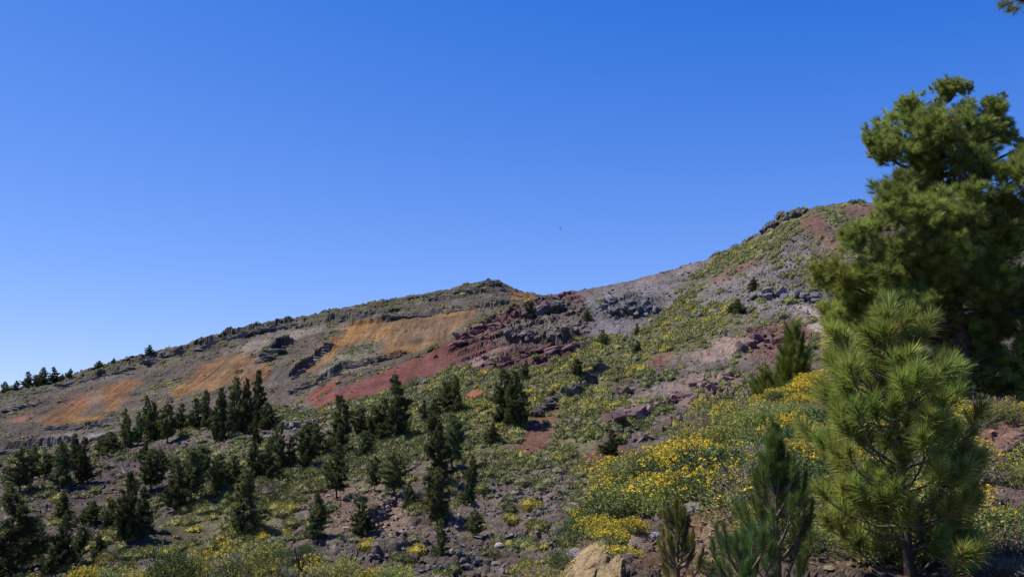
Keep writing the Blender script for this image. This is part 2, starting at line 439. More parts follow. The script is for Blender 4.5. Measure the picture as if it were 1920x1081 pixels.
GREY = (0.12, 0.107, 0.1)
hz = [
    # left purple scree with pines
    ([(-300, 900), (0, 870), (160, 835), (400, 825), (470, 900), (280, 1000), (100, 1080), (-300, 1100)], dict(col=(0.098, 0.082, 0.079), veg=0.36, rough=0.75, stones=0.9)),
    ([(380, 855), (470, 790), (590, 765), (640, 785), (580, 840), (450, 870)], dict(col=(0.14, 0.118, 0.11), veg=0.35, rough=0.8, stones=1.0)),
    # main green slope
    ([(560, 880), (620, 800), (760, 742), (860, 700), (960, 700), (1060, 672), (1140, 628), (1230, 572), (1340, 520), (1400, 560), (1380, 610), (1300, 660), (1200, 705), (1150, 740), (1130, 850), (1010, 880), (880, 870), (700, 860)],
     dict(col=(0.125, 0.117, 0.075), veg=0.95, rough=0.3, stones=0.15)),
    ([(480, 770), (560, 762), (640, 765), (760, 722), (860, 680), (880, 712), (760, 752), (640, 790), (540, 790)], dict(col=(0.13, 0.118, 0.08), veg=0.88, stones=0.1)),
    ([(250, 1030), (350, 965), (430, 922), (560, 868), (700, 840), (780, 880), (660, 915), (580, 950), (500, 985), (460, 1040), (330, 1070)], dict(col=(0.12, 0.113, 0.072), veg=0.95, rough=0.3, stones=0.1)),
    # rubble below the green slope
    ([(840, 905), (960, 890), (1160, 880), (1180, 960), (1060, 1060), (820, 1110), (600, 1110), (540, 1000), (700, 960), (780, 925)], dict(col=(0.13, 0.11, 0.1), veg=0.4, rough=0.9, stones=0.9)),
    ([(560, 930), (640, 905), (760, 925), (800, 990), (700, 1010), (580, 985)], dict(col=(0.17, 0.125, 0.105), veg=0.16, rough=0.5, stones=0.7)),
    # ash and lava on the upper slope
    ([(1050, 546), (1130, 530), (1210, 515), (1330, 480), (1340, 510), (1260, 565), (1220, 600), (1150, 632), (1090, 640), (1085, 580)], dict(col=(0.150, 0.142, 0.165), veg=0.03, rough=0.35, stones=0.35)),
    ([(1050, 545), (1200, 515), (1335, 478), (1300, 500), (1180, 533), (1090, 556)], dict(col=(0.155, 0.112, 0.122), veg=0.0, rough=0.05, stones=0.05)),
    ([(1130, 560), (1180, 545), (1235, 560), (1235, 592), (1150, 598)], dict(col=(0.115, 0.118, 0.13), veg=0.0, rough=1.4, stones=0.5, layer=0.7)),
    ([(1330, 520), (1440, 445), (1530, 470), (1580, 560), (1490, 605), (1400, 580), (1300, 575)], dict(col=(0.158, 0.148, 0.158), veg=0.26, rough=0.8, stones=0.8)),
    ([(1260, 545), (1330, 492), (1440, 440), (1500, 395), (1580, 372), (1660, 372), (1630, 408), (1540, 425), (1450, 470), (1380, 500), (1330, 535)], dict(col=(0.13, 0.122, 0.085), veg=0.85, rough=0.4, stones=0.3)),
    ([(1500, 404), (1540, 408), (1560, 440), (1580, 475), (1552, 482), (1535, 450), (1510, 425)], dict(col=(0.122, 0.07, 0.064), veg=0.3, rough=0.1, stones=0.1, feather=1.2)),
    ([(1590, 392), (1700, 378), (1720, 420), (1620, 450), (1590, 430)], dict(col=(0.125, 0.08, 0.075), veg=0.3, rough=0.3)),
    ([(1335, 525), (1425, 476), (1430, 488), (1350, 532)], dict(col=(0.155, 0.1, 0.092), veg=0.18, rough=0.1, feather=1.2)),
    ([(1495, 575), (1535, 572), (1560, 610), (1610, 670), (1580, 672), (1520, 620)], dict(col=(0.30, 0.255, 0.25), veg=0.04, rough=0.15, feather=1.4)),
    ([(1520, 620), (1560, 625), (1600, 665), (1540, 668)], dict(col=(0.21, 0.12, 0.115), veg=0.03, rough=0.2, feather=1.2)),
    ([(1390, 618), (1490, 600), (1530, 640), (1510, 690), (1430, 680), (1395, 660)], dict(col=(0.135, 0.075, 0.072), veg=0.2, rough=0.6, stones=0.6)),
    # pinkish slabs
    ([(1140, 795), (1170, 755), (1215, 722), (1300, 700), (1390, 690), (1385, 735), (1300, 765), (1220, 765), (1160, 812)], dict(col=(0.205, 0.158, 0.15), veg=0.28, rough=0.5, stones=0.25, strat=1)),
    ([(1280, 668), (1340, 640), (1400, 618), (1405, 655), (1330, 680)], dict(col=(0.22, 0.168, 0.158), veg=0.12, rough=0.4, stones=0.2)),
    ([(1210, 680), (1262, 645), (1275, 655), (1240, 695)], dict(col=(0.15, 0.075, 0.068), veg=0.15, rough=0.6, feather=1.2)),
    # maroon rock and red scree
    ([(836, 648), (900, 606), (980, 572), (1065, 546), (1095, 560), (1105, 640), (1060, 672), (1010, 690), (900, 700), (850, 690)], dict(col=(0.125, 0.068, 0.068), veg=0.06, rough=0.7, stones=0.35, feather=1.5, layer=1.0)),
    ([(925, 640), (985, 585), (1045, 562), (1090, 575), (1100, 625), (1060, 645), (980, 655)], dict(col=(0.122, 0.108, 0.1), veg=0.04, rough=1.2, stones=0.5, layer=0.8)),
    ([(870, 690), (935, 652), (965, 655), (900, 692)], dict(col=(0.21, 0.14, 0.145), veg=0.05, rough=0.2, feather=1.0)),
    ([(574, 758), (600, 738), (690, 700), (800, 655), (840, 640), (900, 650), (860, 690), (760, 722), (640, 758), (600, 764)], dict(col=(0.122, 0.048, 0.044), veg=0.03, rough=0.12, stones=0.06, feather=1.2, warp=0.5)),
    ([(580, 762), (590, 750), (650, 742), (640, 760)], dict(col=(0.15, 0.06, 0.038), feather=2.5)),
    ([(800, 650), (900, 606), (1000, 562), (990, 572), (900, 618), (840, 642)], dict(veg=0.75, col=(0.13, 0.118, 0.075), feather=0.8, warp=0.3)),
    # red earth
    ([(985, 790), (1030, 752), (1056, 758), (1048, 790), (1032, 845), (990, 855), (965, 842)], dict(col=(0.15, 0.082, 0.062), veg=0.08, rough=0.2, stones=0.25, feather=0.9, warp=0.4)),
    ([(862, 742), (900, 727), (912, 735), (885, 750), (866, 752)], dict(col=(0.19, 0.08, 0.04), veg=0.1, rough=0.1, feather=0.7, warp=0.3)),
    ([(1085, 862), (1130, 828), (1165, 840), (1160, 876), (1100, 876)], dict(col=(0.16, 0.09, 0.08), veg=0.15, rough=0.4, feather=1.0)),
    ([(1260, 800), (1300, 768), (1400, 722), (1470, 690), (1440, 770), (1320, 830)], dict(col=(0.115, 0.108, 0.07), veg=0.97)),
]
hp = paint(hill, hz, dict(col=GREY, veg=0.6, rough=0.55, stones=0.35, layer=0.0), 2.2, 0.13, 2.0)
rocky(hill, hp['rough'], 1.8, 0.56)
def layered(s, amount, n, period, amp):
    q = s.V @ np.array(n) / period + 0.8 * fbm(s.V * np.array([0.035, 0.05, 0.05]), 3) + 0.12 * fbm(s.V * 0.7, 2)
    lay = np.floor(q); fr = q - lay
    push = (0.3 + 0.9 * _hash(lay, lay * 0, lay * 0)) * np.clip(fr * 4.0, 0, 1) * (1 - 0.45 * fr) * (0.7 + 0.5 * fbm(s.V * 0.35, 3))
    out = s.Nv * 0.6 + np.array([0.05, -0.75, 0.1])
    s.V += out * (amp * amount * push)[:, None]
layered(hill, hp['layer'], (-0.36, 0.0, 0.93), 1.7, 2.0)
scarps(hill, [
    ([(846, 655), (880, 632), (925, 612), (985, 592)], 2.6, 4),
    ([(855, 672), (900, 655), (930, 640)], 1.8, 3),
    ([(985, 600), (1010, 592), (1060, 582)], 4.5, 4), ([(935, 640), (990, 645), (1050, 650), (1092, 632)], 5.0, 5),
    ([(960, 672), (1030, 660), (1085, 645)], 1.6, 3), ([(905, 690), (960, 668), (1000, 655)], 1.2, 3), ([(990, 690), (1050, 668), (1110, 648)], 1.6, 3),
    ([(1138, 588), (1180, 596), (1232, 588)], 4.5, 5), ([(1150, 572), (1220, 566)], 2.0, 4),
    ([(1062, 748), (1085, 728), (1132, 692)], 4.0, 4), ([(1000, 782), (1040, 752)], 2.2, 3),
    ([(1142, 800), (1180, 790), (1225, 765), (1290, 745)], 2.2, 4), ([(1290, 760), (1330, 742), (1380, 735)], 2.0, 4),
    ([(1380, 668), (1405, 650), (1425, 630)], 2.4, 4), ([(1420, 560), (1470, 552), (1540, 565)], 2.4, 5), ([(1300, 590), (1350, 580)], 1.2, 4),
    ([(1085, 868), (1150, 870)], 1.5, 3), ([(680, 985), (720, 965), (742, 935)], 2.6, 4), ([(640, 1040), (700, 1050), (790, 1020)], 1.8, 4),
    ([(760, 985), (830, 975), (860, 990)], 1.2, 3), ([(800, 1062), (850, 1068), (900, 1055)], 2.2, 4), ([(1000, 1010), (1070, 1000)], 1.5, 3),
    ([(0, 900), (80, 890), (160, 870)], 1.5, 4), ([(600, 795), (560, 800), (520, 800)], 2.0, 3),
    ([(1420, 440), (1480, 410), (1510, 398)], 3.0, 5), ([(1460, 470), (1540, 455)], 1.5, 4), ([(740, 900), (800, 920), (860, 912)], 1.0, 3),
])
hill_me = mesh_from('hillside', hill.V, hill.faces(), M_HILL, tint_ground(hill, hp), smooth=False)
tag(obj('hillside', hill_me), 'volcanic hillside of grey ash, red scree and green cushions', None, None, 'structure')

# ---- far ridge ----------------------------------------------------
far_crest = [(-300, 790, 300), (-100, 752, 312), (0, 737, 320), (100, 712, 328), (200, 685, 336), (280, 665, 342), (330, 653, 346), (400, 634, 352), (480, 610, 358), (560, 596, 364),
             (650, 576, 370), (760, 557, 378), (850, 541, 384), (900, 531, 386), (934, 526, 388), (950, 535, 390), (975, 546, 392), (1010, 553, 394), (1080, 560, 398), (1200, 575, 400)]
far_inner = [(-200, 900, 215), (0, 900, 218), (200, 870, 222), (400, 830, 226), (600, 800, 230), (800, 720, 240), (1000, 640, 262), (1150, 620, 280), (0, 810, 252), (200, 770, 268), (400, 730, 276),
             (600, 690, 284), (800, 630, 305), (900, 590, 330)]
far = Sheet(far_crest, far_inner, [(-400, 940), (0, 920), (300, 880), (600, 820), (800, 760), (1000, 680), (1300, 660)], 680, 180, (-0.66, 0.13), 14, 60, 0.4)
fz = [
    ([(-300, 800), (-100, 745), (0, 730), (200, 680), (480, 604), (650, 570), (930, 520), (945, 545), (700, 590), (480, 630), (330, 672), (200, 705), (0, 760), (-300, 830)], dict(col=(0.098, 0.093, 0.078), veg=0.5, rough=0.8, stones=0.5, layer=0.8)),
    ([(60, 795), (85, 770), (140, 745), (190, 722), (250, 712), (245, 740), (215, 775), (190, 795), (120, 800)], dict(col=(0.185, 0.1, 0.048), veg=0.02, rough=0.08, stones=0.12, feather=2.6, layer=0.0)),
    ([(115, 768), (130, 742), (165, 735), (168, 760)], dict(col=(0.185, 0.082, 0.05), feather=4)),
    ([(125, 796), (150, 775), (200, 778), (190, 795)], dict(col=(0.235, 0.145, 0.055), feather=2.5)),
    ([(0, 790), (60, 765), (70, 790), (0, 800)], dict(col=(0.20, 0.105, 0.075), veg=0.1, rough=0.2, feather=3)),
    ([(160, 735), (190, 728), (195, 775), (170, 780)], dict(col=(0.15, 0.11, 0.09), rough=0.3, feather=1.5)),
    ([(345, 735), (350, 705), (385, 678), (430, 662), (462, 660), (466, 690), (445, 712), (400, 732)], dict(col=(0.172, 0.103, 0.052), veg=0.02, rough=0.06, stones=0.05, feather=2.6, layer=0.0)),
    ([(310, 745), (345, 722), (360, 735), (330, 750)], dict(col=(0.2, 0.115, 0.05), veg=0.02, rough=0.06, feather=1.6)),
    ([(350, 705), (375, 682), (410, 672), (370, 712)], dict(col=(0.18, 0.095, 0.055), feather=4)),
    ([(448, 722), (470, 692), (500, 682), (510, 705), (470, 735)], dict(col=(0.175, 0.105, 0.058), veg=0.03, rough=0.1, feather=1.8)),
    ([(552, 702), (590, 660), (618, 640), (632, 614), (680, 605), (760, 598), (830, 585), (885, 582), (890, 596), (850, 632), (780, 660), (712, 674), (706, 648), (660, 655), (600, 695), (560, 706)], dict(col=(0.205, 0.118, 0.05), veg=0.03, rough=0.1, stones=0.1, feather=2.6, layer=0.0)),
    ([(740, 605), (830, 590), (880, 590), (840, 635), (760, 650)], dict(col=(0.155, 0.105, 0.066), veg=0.06, feather=4)),
    ([(600, 690), (640, 650), (700, 640), (712, 672), (640, 705), (580, 735)], dict(col=(0.14, 0.13, 0.105), veg=0.5, rough=0.6, stones=0.4)),
    ([(960, 545), (1005, 553), (1000, 562), (960, 560)], dict(col=(0.24, 0.13, 0.07), veg=0.02, rough=0.1, feather=2)),
    ([(60, 830), (120, 812), (200, 812), (210, 830), (120, 840)], dict(col=(0.19, 0.175, 0.18), veg=0.05, rough=0.3)),
    ([(430, 660), (500, 628), (590, 612), (600, 622), (540, 640), (480, 665)], dict(col=(0.17, 0.15, 0.14), veg=0.1, rough=0.4)),
    ([(610, 722), (640, 712), (610, 742), (590, 740)], dict(col=(0.19, 0.07, 0.055), veg=0.05, feather=1.5)),
]
fp = paint(far, fz, dict(col=(0.1, 0.087, 0.08), veg=0.36, rough=0.4, stones=0.5, layer=0.25), 4.2, 0.07, 3.2)
rocky(far, fp['rough'], 2.4, 0.6, (1, 1, 2.6), 31.0)
def runnels(s, rough, amp):
    sm = np.clip(1 - rough * 2.0, 0, 1)
    n = fbm(s.V * np.array([0.55, 0.05, 0.08]) + 40, 4); n2 = vnoise(s.V * np.array([1.6, 0.12, 0.2]) + 8)
    s.V += s.Nv * (sm * amp * (np.abs(n) * -2.2 + 0.35 * n2))[:, None]
runnels(far, fp['rough'], 0.42)
layered(far, fp['layer'], (-0.19, 0.0, 0.982), 3.2, 2.7)
scarps(far, [
    ([(488, 682), (500, 668), (540, 645), (560, 640)], 6.5, 4), ([(540, 712), (585, 678), (610, 655), (622, 636)], 4.5, 4), ([(540, 738), (590, 722), (640, 692), (780, 660)], 3.0, 4),
    ([(100, 726), (170, 712), (200, 700), (250, 690)], 2.5, 4), ([(200, 700), (280, 678), (340, 664)], 2.6, 4), ([(360, 655), (410, 640), (440, 632)], 2.6, 4), ([(410, 640), (450, 630), (540, 608), (560, 604)], 4.0, 4),
    ([(600, 606), (640, 598), (700, 592)], 2.4, 4), ([(640, 612), (760, 596), (880, 578)], 3.2, 4), ([(780, 572), (860, 560), (920, 548)], 2.6, 4),
    ([(0, 775), (40, 765), (60, 755)], 2.2, 4), ([(90, 804), (150, 802), (215, 795)], 2.6, 4), ([(0, 845), (60, 840), (130, 838)], 3.2, 5), ([(0, 870), (60, 862), (120, 855)], 2.6, 5), ([(160, 842), (190, 828), (215, 818)], 3.0, 4),
    ([(850, 545), (900, 536), (930, 532)], 2.4, 4), ([(870, 582), (930, 575), (960, 566)], 2.5, 4), ([(40, 760), (120, 755)], 1.6, 4), ([(440, 702), (470, 690)], 1.6, 3), ([(420, 655), (470, 655)], 1.6, 3),
], 0.72)
far_me = mesh_from('far_ridge', far.V, far.faces(), M_HILL, tint_ground(far, fp), smooth=False)
tag(obj('far_ridge', far_me), 'far ridge with ochre scree patches under dark lava ledges', None, None, 'structure')

# ---- near bank ----------------------------------------------------
bank_crest = [(-350, 1120, 36), (0, 1112, 35), (300, 1102, 34), (600, 1094, 32), (760, 1112, 29), (900, 1150, 23), (985, 1130, 18), (1040, 1082, 16.5), (1085, 1015, 17), (1130, 962, 19), (1200, 905, 21), (1330, 815, 25),
              (1420, 775, 27), (1500, 725, 29), (1620, 700, 31), (1720, 700, 31), (1800, 730, 29), (1860, 762, 26), (1930, 770, 25), (2100, 760, 25), (2400, 740, 25)]
bank_inner = [(-200, 1300, 10), (0, 1500, 6.5), (300, 1300, 10), (600, 1300, 9.5), (900, 1300, 9), (1300, 1500, 5.0), (1700, 1500, 4.6), (2100, 1400, 5), (1100, 1100, 12), (1200, 1300, 7.3), (1300, 1090, 11), (1300, 960, 16.5), (1450, 1081, 10), (1450, 900, 18), (1600, 810, 22),
              (1700, 1070, 11.2), (1600, 1250, 7), (1900, 1060, 10.5), (1880, 900, 16), (1880, 810, 21), (1700, 850, 19), (2100, 950, 15), (1350, 870, 21), (1200, 1010, 14.5)]
bank = Sheet(bank_crest, bank_inner, [(-400, 1620), (2400, 1620)], 450, 220, (-0.68, 0.72), 20, 34, 0.55, 0.75)
bz = [
    ([(1180, 1120), (1215, 1005), (1280, 965), (1340, 950), (1400, 960), (1420, 1010), (1380, 1120)], dict(col=(0.19, 0.115, 0.062), veg=0.03, rough=0.7, stones=1.0)),
    ([(1290, 985), (1340, 950), (1395, 960), (1400, 1020), (1330, 1050), (1290, 1030)], dict(col=(0.24, 0.165, 0.105), veg=0.0, rough=1.0, stones=1.0)),
    ([(1040, 1130), (1080, 1035), (1125, 1005), (1165, 1030), (1150, 1130)], dict(col=(0.40, 0.29, 0.15), veg=0.0, rough=0.25, stones=0.05)),
    ([(1780, 830), (1850, 790), (1940, 775), (2100, 790), (2100, 870), (1850, 880)], dict(col=(0.20, 0.115, 0.08), veg=0.03, rough=1.1, stones=0.8)),
    ([(1780, 880), (1960, 860), (1960, 960), (1800, 980)], dict(col=(0.16, 0.115, 0.09), veg=0.3, rough=0.8, stones=0.5)),
]
bp_ = paint(bank, bz, dict(col=(0.13, 0.095, 0.065), veg=1.0, rough=0.5, stones=0.4), 0.35, 0.9, 0.3)
rocky(bank, bp_['rough'], 0.55, 0.16, (1, 1, 1.6), 7.0)
bank_me = mesh_from('near_bank', bank.V, bank.faces(), M_BANK, bp_['col'] * (1 + 0.2 * fbm(bank.V * 2.5, 3))[:, None], smooth=False)
tag(obj('near_bank', bank_me), 'near bank of brown earth covered in flowering shrubs', None, None, 'structure')

# ---- ground under everything, out to the horizon -------------------
gv = [(-4000, -4000, -32), (4000, -4000, -32), (4000, 4000, -32), (-4000, 4000, -32)]
tag(obj('ground', mesh_from('ground', gv, [(0, 1, 2, 3)], M_HILL, np.tile((0.13, 0.11, 0.1), (4, 1)))), None, None, None, 'structure')
tv = [(-25, -20, -1.75), (25, -20, -1.75), (25, 3.0, -1.75), (-25, 3.0, -1.75)]
tag(obj('roadside', mesh_from('roadside', tv, [(0, 1, 2, 3)], M_BANK, np.tile((0.13, 0.11, 0.1), (4, 1)))), None, None, None, 'structure')

# ---- looking up the ground ----------------------------------------
def bvh_of(s):
    return BVHTree.FromPolygons([tuple(v) for v in s.V.tolist()], s.faces().tolist())
B_HILL, B_FAR, B_BANK = bvh_of(hill), bvh_of(far), bvh_of(bank)
O = Vector((0, 0, 0))
def hit(bvh, px, py):
    loc, n, i, d = bvh.ray_cast(O, ray(px, py).normalized())
    return loc, n
def drop(bvh, x, y):
    loc, n, i, d = bvh.ray_cast(Vector((x, y, 300)), Vector((0, 0, -1)))
    return loc, n
def pixel_of(p):
    """where a point stands in the picture, to sort things by size and place"""
    x, y, z = p
    d = CT * y + ST * z; v = -ST * y + CT * z
    return 960 + F * x / d, 540.5 - F * v / d

# ------------------------------------------------------------------ geometry kit
def tube_arrays(path, radii, sides=5):
    path = [Vector(p) for p in path]
    V = []; Fc = []
    for i, p in enumerate(path):
        d = (path[min(i + 1, len(path) - 1)] - path[max(i - 1, 0)]).normalized()
        u = d.cross(Vector((0.31, 0.77, 0.55)))
        u = u.normalized() if u.length > 1e-4 else Vector((1, 0, 0))
        w = d.cross(u)
        for k in range(sides):
            t = 2 * math.pi * k / sides
            V.append(p + (u * math.cos(t) + w * math.sin(t)) * radii[i])
    for i in range(len(path) - 1):
        for k in range(sides):
            a = i * sides + k; b = i * sides + (k + 1) % sides
            Fc.append((a, b, b + sides, a + sides))
    return np.array([tuple(v) for v in V]), np.array(Fc)
class Kit:
    def __init__(s): s.v = []; s.f = []; s.c = []; s.n = 0
    def add(s, V, Fc, c=None):
        s.v.append(V); s.f.append(Fc + s.n); s.n += len(V)
        if c is not None: s.c.append(c if getattr(c, 'ndim', 1) == 2 else np.tile(np.array(c, float), (len(V), 1)))
    def tube(s, path, radii, sides=5):
        s.add(*tube_arrays(path, radii, sides))
    def mesh(s, name, mat, smooth=False):
        return mesh_from(name, np.concatenate(s.v), np.concatenate(s.f), mat, np.concatenate(s.c) if s.c else None, smooth)

def rand_unit(n):
    v = rng.normal(size=(n, 3)); return v / np.linalg.norm(v, axis=1, keepdims=True)
def perp(d):
    r = rand_unit(len(d)); p = np.cross(d, r); return p / (np.linalg.norm(p, axis=1, keepdims=True) + 1e-9)

def blades(base, direc, length, width, droop=0.0, segs=1):
    """thin tapering needles: base (N,3), unit direc (N,3), length (N,), width (N,)"""
    n = len(base); w = perp(direc) * width[:, None] * 0.5
    if segs == 1:
        tip = base + direc * length[:, None]; tip[:, 2] -= droop * length
        V = np.stack([base - w, base + w, tip], 1).reshape(-1, 3)
        Fc = np.arange(3 * n).reshape(-1, 3)
    else:
        mid = base + direc * (length * 0.55)[:, None]
        tip = base + direc * length[:, None]; tip[:, 2] -= droop * length
        V = np.stack([base - w, base + w, mid + w * 0.9, mid - w * 0.9, tip], 1).reshape(-1, 3)
        o = np.arange(n)[:, None] * 5
        Fc = np.concatenate([o + [0, 1, 2], o + [0, 2, 3], o + [3, 2, 4]])
    return V, Fc

def tuft_arrays(n, shoot=0.2, nl=0.25, width=0.006, spread=(0.45, 1.15), droop=0.12, segs=2, c0=(0.12, 0.175, 0.045), c1=(0.23, 0.275, 0.08)):
    """a pine shoot along +Z with long needles standing out round it"""
    t = rng.random(n) ** 0.75
    ang = spread[1] + (spread[0] - spread[1]) * t + rng.normal(0, 0.16, n)
    ph = rng.random(n) * 2 * math.pi
    d = np.stack([np.sin(ang) * np.cos(ph), np.sin(ang) * np.sin(ph), np.cos(ang)], 1)
    base = np.stack([0 * t, 0 * t, t * shoot], 1) + rng.normal(0, 0.006, (n, 3))
    L = nl * (0.7 + 0.45 * rng.random(n)); W = width * (0.7 + 0.6 * rng.random(n))
    V, Fc = blades(base, d, L, W, droop, segs)
    k = 5 if segs == 2 else 3
    mixv = rng.random(n)[:, None]
    c = np.array(c0) * (1 - mixv) + np.array(c1) * mixv
    dry = rng.random(n) < 0.05
    c[dry] = (0.24, 0.15, 0.06)
    return V, Fc, np.repeat(c, k, 0)

def frame_from_z(d):
    d = Vector(d).normalized()
    q = d.to_track_quat('Z', 'Y')
    return q

def place_arrays(V, loc, q, s=1.0):
    R = np.array(q.to_matrix())
    return V @ R.T * s + np.array(loc)

# ------------------------------------------------------------------ rocks
def rock_variant(k, n=16, elong=(1, 1, 1), boxy=0.0):
    bm = bmesh.new()
    r = np.random.default_rng(100 + k)
    P = r.normal(size=(n, 3)); P /= np.linalg.norm(P, axis=1, keepdims=True)
    if boxy:
        Q = np.sign(P) * (0.75 + 0.25 * r.random((n, 3)))
        P = P * (1 - boxy) + Q * boxy
    P *= (0.8 + 0.25 * r.random((n, 1)))
    P *= np.array(elong)
    for p in P: bm.verts.new(p)
    res = bmesh.ops.convex_hull(bm, input=bm.verts)
    junk = [e for e in res['geom_interior'] if isinstance(e, bmesh.types.BMVert)]
    bmesh.ops.delete(bm, geom=junk, context='VERTS')
    bmesh.ops.triangulate(bm, faces=bm.faces)
    bm.normal_update()
    V = np.array([v.co[:] for v in bm.verts]); bm.verts.index_update()
    Fc = np.array([[v.index for v in f.verts] for f in bm.faces])
    bm.free()
    return V, Fc
ROCKS = [rock_variant(k, 20 + k % 4 * 3, (1, 0.85, 0.72), 0.25 * (k % 3)) for k in range(12)]
ROCK_ME = [mesh_from('rock', V, Fc, M_ROCK) for V, Fc in ROCKS]
SLABS = [rock_variant(40 + k, 16, (1.0, 0.62, 0.5), 0.85) for k in range(8)]
SLAB_ME = [mesh_from('slab', V, Fc, M_ROCK) for V, Fc in SLABS]

def outcrop(label, pts, n, size, colour, bvh=None, sheet=None, slabs=False, jit=6, tilt=0.35, stretch=1.0, cat='rock outcrop', heading=None, lift=0.2):
    """a named outcrop: angular blocks bedded in the slope along a line the photograph shows"""
    bvh = bvh or B_HILL
    r = random.Random(hash(label) % 100000 if False else sum(map(ord, label)))
    root_loc, _ = hit(bvh, *pts[len(pts) // 2])
    if root_loc is None: return
    root = empty('rock_outcrop', root_loc)
    tag(root, label, cat, 'rock outcrops on the slopes')
    for i in range(n):
        t = (i + r.random()) / n * (len(pts) - 1); j = min(int(t), len(pts) - 2); w = t - j
        px = pts[j][0] * (1 - w) + pts[j + 1][0] * w + r.gauss(0, jit); py = pts[j][1] * (1 - w) + pts[j + 1][1] * w + r.gauss(0, jit * 0.55)
        loc, nn = hit(bvh, px, py)
        if loc is None: continue
        s = size[0] + (size[1] - size[0]) * r.random() ** 1.8
        b = bpy.data.objects.new('block', r.choice(SLAB_ME if slabs else ROCK_ME))
        b.location = (loc - root_loc) + nn * s * lift
        rz = r.uniform(0, 6.28) if heading is None else heading + r.gauss(0, 0.25)
        b.rotation_euler = (r.gauss(0, tilt), r.gauss(0, tilt), rz)
        b.scale = (s * stretch * r.uniform(0.8, 1.25), s * r.uniform(0.7, 1.1), s * r.uniform(0.6, 1.0))
        f = r.uniform(0.75, 1.2)
        b.color = (colour[0] * f, colour[1] * f, colour[2] * f, 1)
        link(b, root)
MAROON = (0.13, 0.075, 0.072); DARK = (0.105, 0.095, 0.09); BLUEG = (0.10, 0.10, 0.106); PINK = (0.2, 0.14, 0.13); LAVA = (0.118, 0.102, 0.092)
outcrop('maroon layered rock band rising from the red scree to the saddle', [(848, 648), (900, 622), (985, 588), (1058, 556)], 40, (0.5, 1.5), MAROON, jit=6, stretch=1.4, heading=0.2, tilt=0.3)
outcrop('dark craggy rock wall just below the saddle', [(995, 588), (1020, 578), (1058, 568)], 34, (0.7, 1.8), DARK, jit=6)
outcrop('broad brown crag in the middle of the maroon rocks', [(940, 625), (990, 630), (1040, 625), (1092, 612)], 38, (0.6, 1.7), (0.118, 0.104, 0.096), jit=8)
outcrop('maroon slabs beneath the broad brown crag', [(900, 688), (970, 668), (1030, 660), (1105, 640)], 32, (0.4, 1.3), MAROON, jit=8, stretch=1.4, heading=0.3, tilt=0.3)
outcrop('blue grey lava crag in the ash slope right of the saddle', [(1135, 575), (1180, 582), (1235, 582)], 55, (0.6, 1.8), BLUEG, jit=9)
outcrop('small pointed rock stack on the ash skyline', [(1194, 524), (1206, 518), (1214, 526)], 22, (0.6, 1.4), (0.10, 0.088, 0.084), jit=3.5, lift=1.0)
outcrop('ragged rock teeth on the skyline below the summit', [(1422, 438), (1450, 425), (1480, 406), (1508, 396)], 40, (0.3, 1.0), (0.11, 0.1, 0.1), jit=4, lift=0.5, tilt=0.6)
outcrop('dark upright rock wedge in the green slope', [(1063, 745), (1080, 728), (1105, 712), (1130, 693)], 24, (0.8, 1.9), (0.085, 0.075, 0.075), jit=4, slabs=True, tilt=0.3)
outcrop('low dark rock rib above the red earth streak', [(1002, 778), (1022, 762), (1040, 750)], 14, (0.6, 1.3), (0.09, 0.075, 0.072), jit=3)
outcrop('tumbled red slabs at the left end of the pink slab shelf', [(1148, 795), (1165, 780), (1190, 772), (1200, 790)], 20, (0.8, 1.7), (0.15, 0.095, 0.09), jit=7, slabs=True, stretch=1.5, heading=0.9, tilt=0.35)
outcrop('single tilted red slab above the pink shelf', [(1168, 742), (1176, 732), (1180, 736)], 4, (1.2, 1.8), (0.17, 0.1, 0.095), jit=3, slabs=True, stretch=1.4, heading=0.8)
outcrop('row of squared red blocks in the middle of the slope', [(1235, 760), (1262, 752), (1290, 742)], 16, (0.6, 1.3), (0.165, 0.1, 0.092), jit=3, slabs=True, heading=0.4)
outcrop('red rock ledge among shrubs below the pink shelf', [(1300, 725), (1340, 722), (1380, 700)], 24, (0.7, 1.5), (0.18, 0.115, 0.105), jit=6, slabs=True)
outcrop('jumbled red blocks right of the shelf near the bushy pine', [(1320, 760), (1360, 745), (1405, 735), (1430, 745)], 30, (0.5, 1.3), (0.15, 0.1, 0.092), jit=9, slabs=True)
outcrop('fallen red columns behind the flowering bank', [(1190, 830), (1220, 815), (1260, 800), (1290, 790)], 24, (0.6, 1.2), (0.14, 0.095, 0.09), jit=8, slabs=True, stretch=1.5)
outcrop('maroon boulder field below the ash slope', [(1395, 648), (1430, 632), (1470, 640), (1500, 655)], 48, (0.5, 1.5), (0.15, 0.088, 0.084), jit=11)
outcrop('grey lava ledges high on the ash slope', [(1410, 555), (1450, 548), (1490, 555), (1535, 565)], 50, (0.4, 1.3), (0.13, 0.125, 0.132), jit=10)
outcrop('dark low ledge crossing the green slope', [(1270, 592), (1310, 595), (1345, 588)], 20, (0.4, 1.1), (0.12, 0.112, 0.115), jit=5)
outcrop('long cleft edged with rock on the lower slope', [(680, 990), (710, 968), (742, 935)], 18, (0.25, 0.6), LAVA, jit=5)
outcrop('shaded rock overhang at the foot of the slope', [(798, 1062), (840, 1066), (905, 1050)], 22, (0.25, 0.7), LAVA, jit=6)
outcrop('broken lava step above the foot of the slope', [(640, 1042), (700, 1048), (790, 1022)], 22, (0.2, 0.55), LAVA, jit=6)
outcrop('grey lava heap beside the flowering bank', [(930, 935), (990, 925), (1060, 935)], 40, (0.2, 0.55), (0.118, 0.104, 0.096), jit=10)
outcrop('pale rubble ridge behind the middle pines', [(500, 800), (560, 795), (610, 785)], 34, (0.4, 1.1), (0.15, 0.135, 0.128), jit=7)
